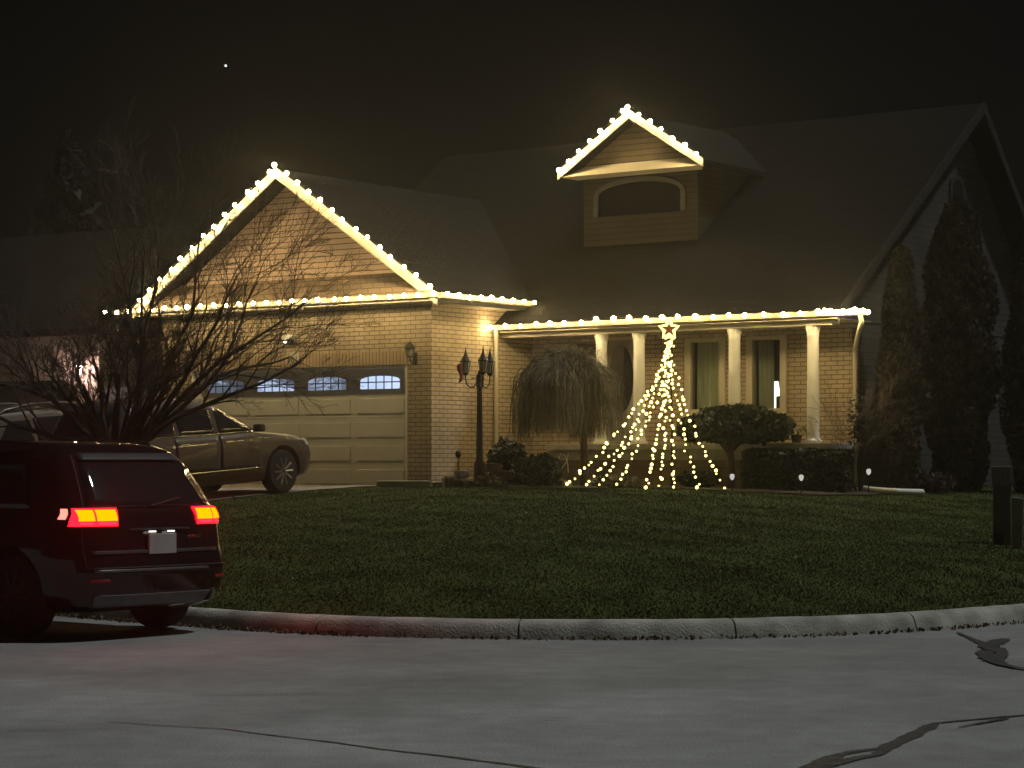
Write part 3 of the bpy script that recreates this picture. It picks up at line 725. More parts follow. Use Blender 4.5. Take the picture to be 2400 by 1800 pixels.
for k in range(NS):
    az = 2*math.pi*k/NS + random.uniform(-.2, .2); tilt = R(random.choice((6, 11, 16, 22, 28, 34, 40)))
    d = Vector((math.sin(tilt)*math.cos(az), math.sin(tilt)*math.sin(az), math.cos(tilt)))
    p = Vector((.12*math.cos(az), .12*math.sin(az), FZ-.05))
    A.tube([p*.9, p, tuple(p+d*.15)], [.06,.055,.048], 6)
    grow(A, B, p+d*.12, d, random.uniform(1.1, 1.6), .044, 0, 3, .52, (.02, .01, .0, -.01), 8)
for (tx, tz, ty) in ((2.2, 1.75, -.2), (1.95, 2.3, .4), (1.55, 2.8, -.5), (1.5, 1.5, .3), (1.1, 2.9, .2), (1.85, 2.75, .3), (2.25, 2.35, -.4), (1.45, 3.1, -.1), (2.3, 2.0, .1), (.7, 2.7, .3), (-1.7, 1.35, -.3), (-2.1, 1.2, .2), (-1.3, 2.0, .3)):
    d = Vector((tx, ty, tz)); L_ = d.length; sx = .13*float(np.sign(tx))
    grow(A, B, Vector((sx, 0, FZ-.02)), Vector((tx*.95, ty, tz*.9)), L_*.95, .05, 0, 3, .50, (.02, .0, .0, -.01), 9)
A.build('trunk', M['bark'], bt, smooth=60); B.build('twigs', M['twig'], bt)
random.seed(21); LIFT = .05

# ------------------------------------------------------------------ weeping tree
def xyz(px, Y): return at(px, Y), Y, GZ(at(px, Y), Y)
wx, wy, wz = xyz(1369, 39.3)
wt = empty('weeping_tree', (wx, wy, wz), 0, 'leafless weeping tree with mop-shaped crown in front of the porch', 'tree')
MB().tube([(0,0,-.1),(.01,0,.3),(-.01,.02,1.0),(-.12,.0,1.75),(-.3,0,2.15)], [.085,.07,.062,.06,.05], 10).build('trunk', M['bark'], wt, smooth=60)
B = MB(); hub = Vector((-.33, 0, 2.05))
for k in range(1250):
    az = random.random()*2*math.pi; rr = random.random()**.55; wob = 1+.10*math.sin(az*3+1)+.06*math.sin(az*7)
    rad = .93*rr*wob; ez = .74 + abs(random.gauss(0, .20)) + .35*(1-rr)
    top = 2.40 - .36*rr**2.4 + random.uniform(-.14, .02) + .05*math.sin(az*5)
    ca, sa = math.cos(az), math.sin(az)*.8
    p0 = hub + Vector((ca*.05, sa*.05, -.3*random.random()))
    w = lambda g=.045: random.gauss(0, g)
    pts = [p0, (hub.x+ca*rad*.35+w(), hub.y+sa*rad*.35+w(), top), (hub.x+ca*rad*.75+w(), hub.y+sa*rad*.75+w(), top-.03), (hub.x+ca*rad*.97+w(), hub.y+sa*rad*.97+w(), top-.22)]
    px_, py_ = hub.x+ca*rad, hub.y+sa*rad; nz_ = 4
    for q in range(1, nz_+1):
        f = q/nz_; px_ += w(.022)+.012*ca; py_ += w(.022); pts.append((px_, py_, (top-.22)*(1-f)+ez*f))
    B.tube(pts, [.009,.008,.007,.006,.005,.0042,.0036,.003], 3, cap=False)
for k in range(60):                                  # unruly tips above the crown
    az = random.random()*6.28; r_ = random.random()*.6; p = hub + Vector((math.cos(az)*r_, math.sin(az)*r_, .34-.25*r_))
    q = p + Vector((random.gauss(0,.14), random.gauss(0,.1), .06+.1*random.random()))
    B.tube([p, (p+q)/2+Vector((0,0,.05)), q, q+Vector((random.gauss(0,.1),0,-.1))], [.007,.006,.004,.003], 3, cap=False)
B.build('crown', M['weep'], wt)

# ------------------------------------------------------------------ shrubs, topiary, hedge, cedars
def blob(n, c, rx, ry, rz_, lobes=7, shell=.55, seed=0):
    g_ = np.random.default_rng(seed); d = g_.normal(size=(n, 3)); d /= np.linalg.norm(d, axis=1)[:, None]
    L = g_.normal(size=(lobes, 3)); L /= np.linalg.norm(L, axis=1)[:, None]
    bump = 1 + .20*np.max(np.clip(d @ L.T, 0, 1)**6, axis=1) - .12
    r_ = (shell + (1-shell)*g_.random(n)) * bump
    return np.asarray(c) + d*r_[:, None]*np.array([rx, ry, rz_])
tx, ty, tz = xyz(1712, 38.3)
tp = empty('topiary_tree', (tx, ty, tz), 0, 'evergreen clipped to a flat cushion on a bare trunk by the window', 'topiary tree')
T = MB().tube([(0,0,-.1),(.01,0,.4),(-.02,.02,.72),(-.08,0,1.0)], [.085,.07,.062,.05], 9)
for a in range(7):
    an = a*.9; T.tube([(-.02,.02,.62),(.25*math.cos(an),.2*math.sin(an),.86),(.6*math.cos(an),.4*math.sin(an),.98)], [.035,.025,.01], 5)
T.build('trunk', M['bark'], tp, smooth=60)
cz = hz(1000, 38.3)-tz
pts = np.concatenate([blob(7500, (.12,0,cz+.02), .92,.65,.345, 9, .6, 1), blob(1500, (-.62,.0,cz-.03), .34,.35,.25, 5, .6, 2), blob(900, (.78,0,cz-.08), .30,.35,.20, 4, .6, 3)])
pts[:,2] = np.minimum(pts[:,2], cz+.36+.03*rng.random(len(pts)))
cards('crown', pts, .052, M['leaf_topi'], tp)

def shrub(label, px, Y, rx, ry, rz_, n, size, mat, cz_=None, seed=0, lobes=7, name='shrub', group=None):
    x, y, z = xyz(px, Y); r = empty(name, (x, y, z), 0, label, 'shrub', group)
    S = MB()
    for k in range(7):
        a = k*.9; S.tube([(.04*math.cos(a), .04*math.sin(a), -.05), (rx*.3*math.cos(a), ry*.3*math.sin(a), rz_*.6), (rx*.65*math.cos(a), ry*.65*math.sin(a), rz_*1.2)], [.014,.01,.005], 4)
    S.build('stem', M['bark'], r)
    P = blob(n, (0, 0, rz_*.95 if cz_ is None else cz_), rx, ry, rz_, lobes, .45, seed); P[:,2] = np.maximum(P[:,2], .02)
    cards('foliage', P, size, mat, r); return r
shrub('broad-leaved dark shrub in front of the downpipe', 1193, 40.1, .36, .34, .46, 1500, .075, M['leaf_dark'], seed=4)
shrub('dense rounded dark shrub under the weeping tree', 1268, 38.7, .40, .36, .30, 2600, .05, M['leaf_dark'], seed=5)
shrub('small dark shrub between the lamp post shrub and weeping tree', 1225, 39.4, .26, .26, .26, 1200, .05, M['leaf_dark'], seed=6)
shrub('wispy low perennial at the foot of the lamp post', 1150, 38.6, .28, .2, .12, 500, .05, M['weep'], seed=8)
shrub('low straggly plant at the base of the light cone', 1440, 38.6, .5, .25, .12, 900, .05, M['weep'], seed=9)
shrub('low dark plant beside the topiary trunk', 1640, 38.3, .42, .22, .16, 900, .05, M['leaf_dark'], seed=10)
# clipped box hedge before the porch end
hx, hy, hzz = xyz(1868, 38.1)
hd = empty('box_hedge', (hx, hy, hzz), R(-20), 'dark clipped hedge in front of the porch foundation', 'hedge')
q = rng.random((6500, 3)); ax_ = rng.integers(0, 3, 6500)
q = q*2-1; f = rng.random(6500) < .75
for k in range(3):
    m_ = f & (ax_ == k); q[m_, k] = np.sign(q[m_, k])*rng.uniform(.9, 1.04, m_.sum())
q *= np.array([.86, .3, .33]); q[:,2] += .35 + .03*np.sin(q[:,0]*7)
cards('foliage', q, .05, M['leaf_dark'], hd)
HS = MB()
for k in range(8): HS.tube([(-.75+.21*k, 0, -.05), (-.75+.21*k+.03, .02, .4)], [.014, .006], 4)
HS.build('stem', M['bark'], hd)
# twiggy shrub at the house end
bx, by, bz_ = xyz(2012, 38.0)
bs = empty('bare_shrub', (bx, by, bz_), 0, 'twiggy half-bare shrub by the downpipe at the house end', 'shrub')
A, B = MB(), MB()
for k in range(7):
    az = k*.9+.3; d = Vector((.26*math.cos(az), .2*math.sin(az), 1)); grow(A, B, (.03*math.cos(az), .03*math.sin(az), -.02), d, random.uniform(1.1, 1.6), .017, 1, 3, .55, (0, .0, -.02, -.02), 6)
A.build('stem', M['bark'], bs); B.build('twigs', M['twig'], bs)
cards('leaves', blob(420, (.03,0,1.15), .30,.25,.55, 6, .2, 12), .045, M['cedar'], bs)
# cedars
def conifer(label, px, Y, top_py, r, n, mat, size, tip=1.0, seed=0, low=.25, name='cedar', cat='tree', group=None, base=0.0):
    x, y, z = xyz(px, Y); h = hz(top_py, Y)-z; o = empty(name, (x, y, z), 0, label, cat, group)
    MB().tube([(0,0,-.2),(.02,0,h*.5),(0,0,h*.93)], [.11,.07,.015], 7).build('trunk', M['bark'], o, smooth=60)
    g_ = np.random.default_rng(seed); t = g_.random(n)**.85
    prof_ = np.where(t < low, .55+.45*t/low, ((1-t)/(1-low))**(.75*tip))
    a = g_.random(n)*2*np.pi; rr = r*prof_*np.sqrt(.25+.75*g_.random(n))*(1+.16*np.sin(a*3+t*22)+.10*np.sin(a*7+t*41))
    P = np.stack([rr*np.cos(a), rr*np.sin(a), base + t*(h-base)], 1)
    cards('crown', P, size, mat, o, up=(0, 0, .8)); return o
conifer('slim dark cedar against the house end wall', 2112, 39.2, 580, .40, 17000, M['cedar'], .065, .5, 31, .35)
conifer('broad dark cedar between the slim cedar and the frame edge', 2244, 40.4, 470, .70, 30000, M['cedar'], .07, .5, 32, .45)
conifer('dark cedar cut off by the frame edge', 2428, 40.6, 520, .62, 20000, M['cedar'], .07, .6, 33, .35)
conifer('tall dark spruce faint against the night sky', 160, 62.0, 325, 2.3, 9000, M['spruce'], .30, 1.1, 34, .1, name='spruce')
shrub('low dark bush at the foot of the cedars', 2180, 39.3, .5, .4, .2, 900, .06, M['cedar'], seed=14)

# ------------------------------------------------------------------ small garden things
def rock(px, Y, sx, sy, sz, label, dz=0.0, rz=0):
    x, y, z = xyz(px, Y); g_ = np.random.default_rng(int(px*7)); bm = bmesh.new(); bmesh.ops.create_cube(bm, size=1)
    bmesh.ops.bevel(bm, geom=bm.edges[:], offset=.16, segments=2, affect='EDGES')
    for v in bm.verts: v.co += Vector(g_.normal(size=3)*.035); v.co = Vector((v.co.x*sx, v.co.y*sy, v.co.z*sz))
    me = bpy.data.meshes.new('garden_stone'); bm.to_mesh(me); bm.free(); me.materials.append(M['rock']); me.shade_smooth(); me.set_sharp_from_angle(angle=R(35))
    o = bpy.data.objects.new('garden_stone', me); COL.objects.link(o); o.location = (x, y, z+sz*.4+dz); o.rotation_euler = (0, 0, rz)
    tag(o, label, 'stone', 'stones edging the garden bed'); return o
rock(1058, 39.4, .30, .25, .22, 'rounded stone nearest the garage wall corner', 0, .3)
rock(1082, 39.0, .26, .22, .16, 'flat stone between garage corner and lamp post')
rock(1083, 39.05, .24, .2, .14, 'small stone stacked on the flat stone by the lamp post', .17, .5)
rock(1102, 38.8, .20, .18, .13, 'small stone touching the lamp post base', 0, .2)
rock(1160, 39.0, .46, .22, .15, 'long flat stone just past the lamp post')
rock(1178, 39.2, .50, .24, .15, 'long pale slab stacked behind the long flat stone', .15, -.1)
rock(1150, 39.3, .4, .24, .15, 'upper slab behind the lamp post base', .28, .1)
rock(1300, 39.0, .36, .22, .17, 'grey stone beside the weeping tree trunk', 0, .3)
rock(1322, 38.7, .24, .2, .13, 'small stone below the weeping tree', 0, .7)
rock(1035, 39.7, .34, .24, .12, 'low stone at the foot of the garage corner', 0, .1)
# edging slab between driveway and bed
e0, e1 = W(-.12, -.85), W(.15, -.1)
ex, ey, ez_ = xyz(945, 39.55)
ed = MB().box(-.47,.47,-.06,.10,-.15,.12).build('edging_slab', M['concrete'], bevel=.012); ed.location = (ex, ey, ez_); ed.rotation_euler = (0, 0, R(4))
tag(ed, 'low concrete edging slab between driveway and garden bed', 'edging slab')
# stake figure by the garage corner
x, y, z = xyz(1074, 39.3)
gs = empty('garden_stake', (x, y, z), 0, 'dark garden stake with a round finial near the garage corner', 'garden stake')
MB().tube([(0,0,-.1),(0,0,.52)], .012, 6).build('rod', M['black_iron'], gs)
MB().ball((0,0,.58), .055, 10, 8, 1.2).build('finial', M['black_iron'], gs, smooth=60)
MB().ball((0,-.03,.47), .017, 8, 6).build('glass_bead', M['lamp_glass'], gs)
# hoop trellis near weeping tree
x, y, z = xyz(1332, 38.9)
hp = MB(); hp.tube([(-.10,0,.0),(-.09,0,.18),(-.03,0,.33),(.04,0,.30),(.09,0,.14),(.1,0,.0)], .008, 5); hp.tube([(-.03,.02,.05),(.08,.0,.2),(.10,0,.34)], .007, 5)
ho = hp.build('wire_hoop', M['white']); ho.location = (x-.1, y, z+.25); tag(ho, 'pale bent wire hoop beside the weeping tree trunk', 'garden hoop')
# path lights
def path_light(px, Y, lab, py):
    x, y, z = xyz(px, Y); o = empty('path_light', (x, y, z), 0, lab, 'path light', 'small round path lights along the bed'); top = hz(py, Y)-z
    MB().tube([(0,0,-.08),(0,0,top-.05)], .010, 6).build('stake', M['black_plastic'], o)
    MB().lathe([(.012,top-.05),(.034,top-.02),(.040,top+.015),(.035,top+.04),(.016,top+.052)], n=12).build('globe', M['pglow'], o, smooth=60)
M['pglow'] = emission('path_globe', (1,.97,.88), .55)
path_light(1716, 37.0, 'small glowing path light below the topiary trunk', 1118)
path_light(1878, 36.9, 'small glowing path light in front of the clipped hedge', 1120)
path_light(2036, 37.6, 'small path light next to the white drain hose', 1106)
# flexible drain hose from the downpipe
hp = MB(); P0 = W(6.86, 3.0, .02); pts = [P0, P0+Vector((.06,-.25,-.06))]
for px, Y in ((2018,38.4),(2040,38.0),(2070,37.8),(2100,37.7),(2135,37.9),(2162,38.1)): X = at(px, Y); pts.append(Vector((X, Y, GZ(X, Y)+.06)))
fine = []
for i in range(len(pts)-1):
    for k in range(14): fine.append(Vector(pts[i]).lerp(Vector(pts[i+1]), k/14))
fine.append(Vector(pts[-1]))
hp.tube(fine, [.05+.006*(i % 2) for i in range(len(fine))], 10)
ho = hp.build('drain_hose', M['white'], smooth=60); tag(ho, 'white corrugated drain hose lying on the lawn from the downpipe', 'drain hose')
# plant pot at the end column
p = W(6.25, 2.10, .812)
pp = empty('potted_plant', tuple(p), 0, 'potted plant with pale drooping leaves at the foot of the end column', 'potted plant')
MB().lathe([(.07,0),(.10,.13),(.105,.14)], n=12).build('pot', pm('dark_pot', (.05,.035,.025), .7), pp)
L_ = MB()
for k in range(16):
    a = k*.41; r_ = random.uniform(.18, .28)
    L_.tube([(0,0,.13),(r_*.5*math.cos(a), r_*.5*math.sin(a), .24+.05*math.sin(k)), (r_*math.cos(a), r_*math.sin(a), .13)], [.008,.016,.003], 4)
L_.build('leaves', pm('pale_leaf_blade', (.30,.30,.16), .6), pp)
p = W(5.72, 2.05, .812)
og = empty('bird_ornament', tuple(p), -.4, 'small dark bird ornament standing on the porch edge', 'ornament')
MB().lathe([(.012,0),(.05,.03),(.065,.09),(.05,.16),(.035,.20)], n=12).build('body', M['black_iron'], og, smooth=60)
MB().ball((.0,-.01,.235), .042, 10, 8).build('head', M['black_iron'], og, smooth=60)
MB().lathe([(.014,0),(.001,.05)], (0,0,0), 6).build('beak', M['black_iron'], og).location = (0, -.05, .23)
og.children[-1].rotation_euler = (R(90), 0, 0)
# utility pedestals at the frame edge
x, y, z = xyz(2349, 28.4)
up = empty('utility_pedestal', (x, y, z), R(-12), 'dark grey utility pedestal with ribbed cap standing on the lawn', 'utility box')
MB().box(-.115,.115,-.10,.10,-.1,.74).build('cabinet', pm('pedestal_grey', (.15,.15,.13), .7), up, bevel=.012)
cp = MB().box(-.13,.13,-.115,.115,.742,.98)
for k in range(4): cp.box(-.105+.06*k, -.075+.06*k, -.128, -.114, .76, .93)
cp.build('ribbed_cap', pm('cap_grey', (.20,.20,.17), .7), up, bevel=.01)
MB().box(-.10,.02,-.16,-.102,-.1,.16).build('cable_guard', M['black_plastic'], up, bevel=.008)
x, y, z = xyz(2383, 27.9)
mk = MB().prism([(-.058,-.1),(.058,-.1),(.082,.60),(-.075,.62)], 'y', -.04, .04).build('marker_post', pm('marker_pale', (.26,.28,.25), .6, var=.1), bevel=.008)
mk.location = (x, y, z+.02); tag(mk, 'pale tapered marker post next to the utility pedestal', 'marker post')

# ------------------------------------------------------------------ neighbouring houses
nh = empty('neighbour_house', (at(232, 51), 51, 1.15), R(-33), 'stucco house beyond the driveway with a dark garage door and lit coach lamp', 'house')
ch = [(-4.6,-.4),(-4.6,1.95),(-4.25,2.3),(-1.05,2.3),(-.62,1.78),(-.62,-.4)]
mb = MB()
mb.prism([(-8,-.4),(-4.6,-.4),(-4.6,1.95),(-4.25,2.3),(-4.25,3.3),(-8,3.3)], 'y', 0, .3); mb.prism([(-4.25,2.3),(-1.05,2.3),(-1.05,3.3),(-4.25,3.3)], 'y', 0, .3)
mb.prism([(-1.05,2.3),(-.62,1.78),(-.62,-.4),(0,-.4),(0,3.3),(-1.05,3.3)], 'y', 0, .3); mb.box(-.3, 0, .302, 8, -.4, 3.3)
mb.build('wall', M['neigh_wall'], nh)
MB().prism(ch, 'y', .22, .26).build('garage_door', pm('dark_garage_door', (.085,.075,.07), .6), nh)
MB().prism([(-.5,3.3),(-.5,3.42),(4,6.2),(8.5,3.42),(8.5,3.3)], 'x', -8.5, .5).build('roof', M['shingle'], nh)
nl = empty('coach_lamp', (0,0,0), -R(33), 'bright coach lamp on the neighbouring garage wall behind the bare tree', 'wall lamp')
nl.location = nh.matrix_basis @ Vector((0,0,0)); 
nm = Matrix.Translation(Vector((at(232,51), 51, 1.15))) @ Matrix.Rotation(R(-33), 4, 'Z'); nl.location = nm @ Vector((-.45, -.005, 2.42))
MB().box(-.05,.05,-.02,0,-.02,.22).build('back_plate', M['black_iron'], nl)
MB().tube([(0,-.02,.2),(0,-.12,.26),(0,-.16,.24)], .012, 6).build('bracket', M['black_iron'], nl)
MB().lathe([(.04,0),(.07,.17)], (0,-.16,0), 8).build('lamp_glass', emission('coach_glow', (1.0,.70,.56), 300), nl)
MB().lathe([(.09,.175),(.02,.25)], (0,-.16,0), 8).build('lamp_cap', M['black_iron'], nl)
# ------------------------------------------------------------------ cars
class CarShape:
    m_, n_ = 5.0, 14.0
    def __init__(s, rings): 
        s.z = np.array([r[0] for r in rings]); s.xr = np.array([r[1] for r in rings]); s.xf = np.array([r[2] for r in rings]); s.w = np.array([r[3] for r in rings])
    def at(s, z): return (float(np.interp(z, s.z, s.xr)), float(np.interp(z, s.z, s.xf)), float(np.interp(z, s.z, s.w)))
    def side(s, x, z):
        a, b, w = s.at(z); t = abs((x-(a+b)/2)/((b-a)/2)); return w*max(0, 1-min(1, t)**s.n_)**(1/s.m_)
    def rear(s, y, z):
        a, b, w = s.at(z); t = min(1, abs(y/w)); return (a+b)/2-(b-a)/2*max(0, 1-t**s.m_)**(1/s.n_)
    def front(s, y, z):
        a, b, w = s.at(z); t = min(1, abs(y/w)); return (a+b)/2+(b-a)/2*max(0, 1-t**s.m_)**(1/s.n_)
    def ring(s, z):
        a, b, w = s.at(z); c, h = (a+b)/2, (b-a)/2; xs_ = .93; pts = []
        X = np.linspace(-xs_, xs_, 26); yl = (1-xs_**s.n_)**(1/s.m_); Yv = np.linspace(-yl, yl, 15)
        for x in X: pts.append((c+h*x, -w*(1-abs(x)**s.n_)**(1/s.m_)))
        for y in Yv[1:-1]: pts.append((c+h*(1-abs(y)**s.m_)**(1/s.n_), w*y))
        for x in X[::-1]: pts.append((c+h*x, w*(1-abs(x)**s.n_)**(1/s.m_)))
        for y in Yv[::-1][1:-1]: pts.append((c-h*(1-abs(y)**s.m_)**(1/s.n_), w*y))
        return pts
def boolean_cut(o, cutters):
    for c in cutters:
        m = o.modifiers.new('cut', 'BOOLEAN'); m.operation = 'DIFFERENCE'; m.object = c; m.solver = 'EXACT'
    bpy.context.view_layer.update()
    me = bpy.data.meshes.new_from_object(o.evaluated_get(bpy.context.evaluated_depsgraph_get()))
    o.modifiers.clear(); old = o.data; o.data = me; bpy.data.meshes.remove(old)
    for c in cutters: bpy.data.objects.remove(c)
def grid_patch(fn, A, Bq, name, mat, parent, smooth=60):
    mb = MB(); na, nb_ = len(A), len(Bq)
    for a in A:
        for b in Bq: mb.v.append(fn(a, b))
    for i in range(na-1):
        for j in range(nb_-1): mb.f.append((i*nb_+j, (i+1)*nb_+j, (i+1)*nb_+j+1, i*nb_+j+1))
    o = mb.build(name, mat, parent, smooth=smooth)
    s = o.modifiers.new('thick', 'SOLIDIFY'); s.thickness = .004; s.offset = 0
    return o
def wheel(root, x, y, r, w, sgn, rim_mat=None):
    t = MB().lathe([(r*.62,-w/2),(r*.9,-w/2),(r*.98,-w*.40),(r,-w*.2),(r,w*.2),(r*.98,w*.40),(r*.9,w/2),(r*.62,w/2)], (0,0,0), 32, 'y')
    wh = t.build('wheel', M['tyre'], root, smooth=35); wh.location = (x, y, r)
    rm = MB(); yo = sgn*w*.42
    rm.lathe([(r*.64, min(yo, yo-sgn*.05)), (r*.64, max(yo, yo-sgn*.05))], n=28, axis='y')
    rm.lathe([(r*.13, min(yo, yo+sgn*.02)), (r*.10, max(yo, yo+sgn*.02))], n=12, axis='y')
    d_ = rm.build('rim', M['black_plastic'], wh, smooth=35)
    spk = MB()
    for k in range(10):
        a = k*math.pi/5; c, s_ = math.cos(a), math.sin(a)
        spk.tube([(c*r*.08, yo+sgn*.012, s_*r*.08), (c*r*.62, yo+sgn*.004, s_*r*.62)], [r*.055, r*.075], 5)
    spk.lathe([(r*.60, yo-.006), (r*.645, yo-.006), (r*.645, yo+.010), (r*.60, yo+.010)], n=32, axis='y')
    spk.build('spokes', rim_mat or M['rim'], wh, smooth=40)
    return wh
def make_car(name, label, rings, paint, axles, tr, rim_mat=None):
    S = CarShape(rings); root = empty(name, (0,0,0), 0, label, 'car')
    zs = np.unique(np.concatenate([S.z, np.linspace(S.z[0], S.z[-1], 34)])); mb = MB(); R0 = [S.ring(z) for z in zs]; n = len(R0[0])
    for z, rg in zip(zs, R0): mb.v += [(x, y, z) for x, y in rg]
    for i in range(len(zs)-1):
        for k in range(n): a, b = i*n+k, i*n+(k+1) % n; mb.f.append((a, b, b+n, a+n))
    mb.f.append(tuple(range(n))[::-1]); mb.f.append(tuple((len(zs)-1)*n+k for k in range(n)))
    body = mb.build('body', paint, root)
    cut = []
    for ax in axles:
        for sg in (-1, 1):
            c = MB().lathe([(tr*1.17, .58 if sg > 0 else -1.3), (tr*1.17, 1.3 if sg > 0 else -.58)], (ax, 0, tr*1.02), 40, 'y').build('cutter', None); cut.append(c)
    boolean_cut(body, cut)
    body.data.materials.clear(); body.data.materials.append(paint); body.data.shade_smooth(); body.data.set_sharp_from_angle(angle=R(30))
    for ax in axles:
        for sg in (-1, 1): wheel(root, ax, sg*.80, tr, .23, sg, rim_mat)
    e = .007
    def sidepatch(nm, x0, x1, z0, z1, mat, sg, fn=None, off=e, x0t=None, x1t=None, parent=None, nx=14, nz=7):
        x0t = x0 if x0t is None else x0t; x1t = x1 if x1t is None else x1t
        def f(a, b):
            z = z0+(z1-z0)*b; x = (x0+(x0t-x0)*b)*(1-a)+(x1+(x1t-x1)*b)*a; return (x, sg*(S.side(x, z)+off), z)
        return grid_patch(f, np.linspace(0, 1, nx), np.linspace(0, 1, nz), nm, mat, parent or root)
    def endpatch(nm, y0, y1, z0, z1, mat, rear=True, off=e, rel=False, parent=None, ny=16, nz=7):
        def f(a, b):
            z = z0+(z1-z0)*b; y = y0+(y1-y0)*a
            if rel: y *= S.at(z)[2]
            return ((S.rear(y, z)-off) if rear else (S.front(y, z)+off), y, z)
        return grid_patch(f, np.linspace(0, 1, ny), np.linspace(0, 1, nz), nm, mat, parent or root)
    return root, S, sidepatch, endpatch

def base_rings(L, Wd, H, tail, rake_=0.0):
    """a generic crossover: (z, rear x, front x, half width)"""
    w = Wd/2; b = H/1.75
    return [(.24*b, .30, L-.26, w*.84), (.30*b, .10, L-.10, w*.93), (.42*b, .02, L-.03, w*.975), (.60*b, .0, L, w*.99), (.72*b, .03, L-.02, w),
            (.80*b, .06, L-.06, w), (.92*b, .08, L-.14, w*.995), (.99*b, .09, L-.34, w*.985), (1.03*b, .10, L-.62, w*.975), (1.075*b, .11, L-1.12, w*.965), (1.11*b, .12, L-1.32, w*.945),
            (1.22*b, .12+tail*.18, L-1.52, w*.905), (1.36*b, .12+tail*.42, L-1.80, w*.86), (1.50*b, .12+tail*.68, L-2.08, w*.81), (1.60*b, .12+tail*.9, L-2.30, w*.765),
            (1.665*b, .12+tail*1.12, L-2.52, w*.71), (1.71*b, .12+tail*1.45, L-2.78, w*.62), (1.735*b, .12+tail*2.0, L-3.05, w*.49), (1.748*b, .12+tail*2.9, L-3.30, w*.30)]

# --- near SUV with its brake lights on
rg = base_rings(4.82, 1.92, 1.75, .42)
near, S, side, end = make_car('parked_suv', 'dark SUV stopped at the kerb with glowing red brake lights', rg, M['dark_paint'], (.98, 3.90), .375, M['black_plastic'])
end('rear_window', -.80, .80, 1.16, 1.56, M['dark_glass'], rel=True)
for sg in (-1, 1):
    side('side_window', .75, 1.55, 1.15, 1.53, M['dark_glass'], sg, x0t=1.0, x1t=1.55); side('side_window', 1.62, 2.45, 1.15, 1.54, M['dark_glass'], sg); side('side_window', 2.52, 3.55, 1.15, 1.54, M['dark_glass'], sg, x1t=2.62)
    d1 = side('door', 1.38, 2.44, .45, 1.09, M['dark_paint'], sg, off=.004); d2 = side('door', 2.47, 3.52, .45, 1.09, M['dark_paint'], sg, off=.004)
    for d_, x in ((d1, 1.50), (d2, 2.60)): MB().box(x, x+.2, sg*.955-.025, sg*.955+.025, .93, .96).build('handle', M['dark_paint'], d_, bevel=.006)
    mm = MB().box(3.30, 3.42, sg*.92-.02, sg*1.08+.02, 1.13, 1.27) if sg > 0 else MB().box(3.30, 3.42, -1.10, -.90, 1.13, 1.27)
    mm.build('mirror', M['dark_paint'], root_ := near, bevel=.03)
def red_core(name, g, s): return emission(name, (1.0, g, .0), s)
M['brake_core'] = red_core('brake_core', .0135, 50); M['brake_red'] = emission('brake_red', (1.0,.003,.008), 10); M['brake_dim'] = emission('brake_dim', (1.0,.10,.16), .75)
for sg in (-1, 1):
    h = end('tail_lamp', sg*.50, sg*.935, 1.0, 1.155, M['brake_red'], off=.010, ny=26, rel=True)
    end('lamp_core', sg*.475, sg*.68, 1.045, 1.142, M['brake_core'], off=.020, parent=h, ny=12)
    end('lamp_core', sg*.70, sg*.825, 1.045, 1.142, M['brake_core'], off=.020, parent=h, ny=12)
    end('lamp_strip', sg*.49, sg*.67, 1.015, 1.035, M['brake_dim'], off=.020, parent=h, ny=10)
    end('lamp_strip', sg*.72, sg*.82, 1.015, 1.035, M['brake_dim'], off=.020, parent=h, ny=10)
    end('side_marker', sg*.955, sg*.978, 1.06, 1.15, emission('marker_red', (1,.16,.12), 3.2), off=.012, ny=8, rel=True)
    end('bumper_reflector', sg*.62, sg*.80, .515, .54, pm('reflector', (.4,.02,.02), .2), off=.012)
end('skid_plate', -.62, .80, .285, .40, pm('satin_silver', (.17,.165,.17), .45, .4), off=.014, rel=True, ny=24)
end('bumper_strip', -.55, .80, .600, .622, M['dull_chrome'], off=.010, rel=True, ny=24)
end('bumper_step', -.72, .80, .755, .785, M['black_plastic'], off=.008, rel=True, ny=24)
end('tailgate_trim', -.36, .36, .955, .975, M['black_plastic'], off=.010)
for sg in (-1, 1):
    end('tailgate_seam', sg*.845, sg*.853, .64, 1.62, M['black_plastic'], off=.005, rel=True, ny=2, nz=14)
end('tailgate_seam', -.85, .85, .632, .642, M['black_plastic'], off=.006, rel=True, ny=20, nz=2)
end('badge', -.50, -.33, .88, .90, M['chrome'], off=.008)
end('spoiler', -.80, .80, 1.575, 1.64, M['black_plastic'], off=.035, rel=True, ny=18)
MB().tube([(S.rear(.05,1.17)-.03, .05, 1.17), (S.rear(-.3,1.24)-.02, -.34, 1.235)], .008, 5).build('wiper', M['black_plastic'], near)
pt = MB().box(S.rear(0,.82)-.035, S.rear(0,.82)-.012, -.16, .16, .745, .925).build('licence_plate', pm('white_plate', (.40,.36,.35), .5, var=.12), near, bevel=.004)
for sg in (-1, 1): MB().box(S.rear(0,.94)-.052, S.rear(0,.94)-.022, sg*.11-.03, sg*.11+.03, .938, .95).build('plate_lamp', emission('plate_lamp', (1,.85,.75), 2.2), near)
for sg in (-1, 1):
    MB().tube([(.85, sg*.66, 1.62), (.95, sg*.66, 1.715), (1.6, sg*.66, 1.745), (2.2, sg*.66, 1.72), (2.35, sg*.665, 1.66)], .018, 6).build('roof_rail', M['chrome'], near, smooth=60)
near.rotation_euler = (0, 0, R(90+51)); near.location = (-3.075, 20.06, 0.0)

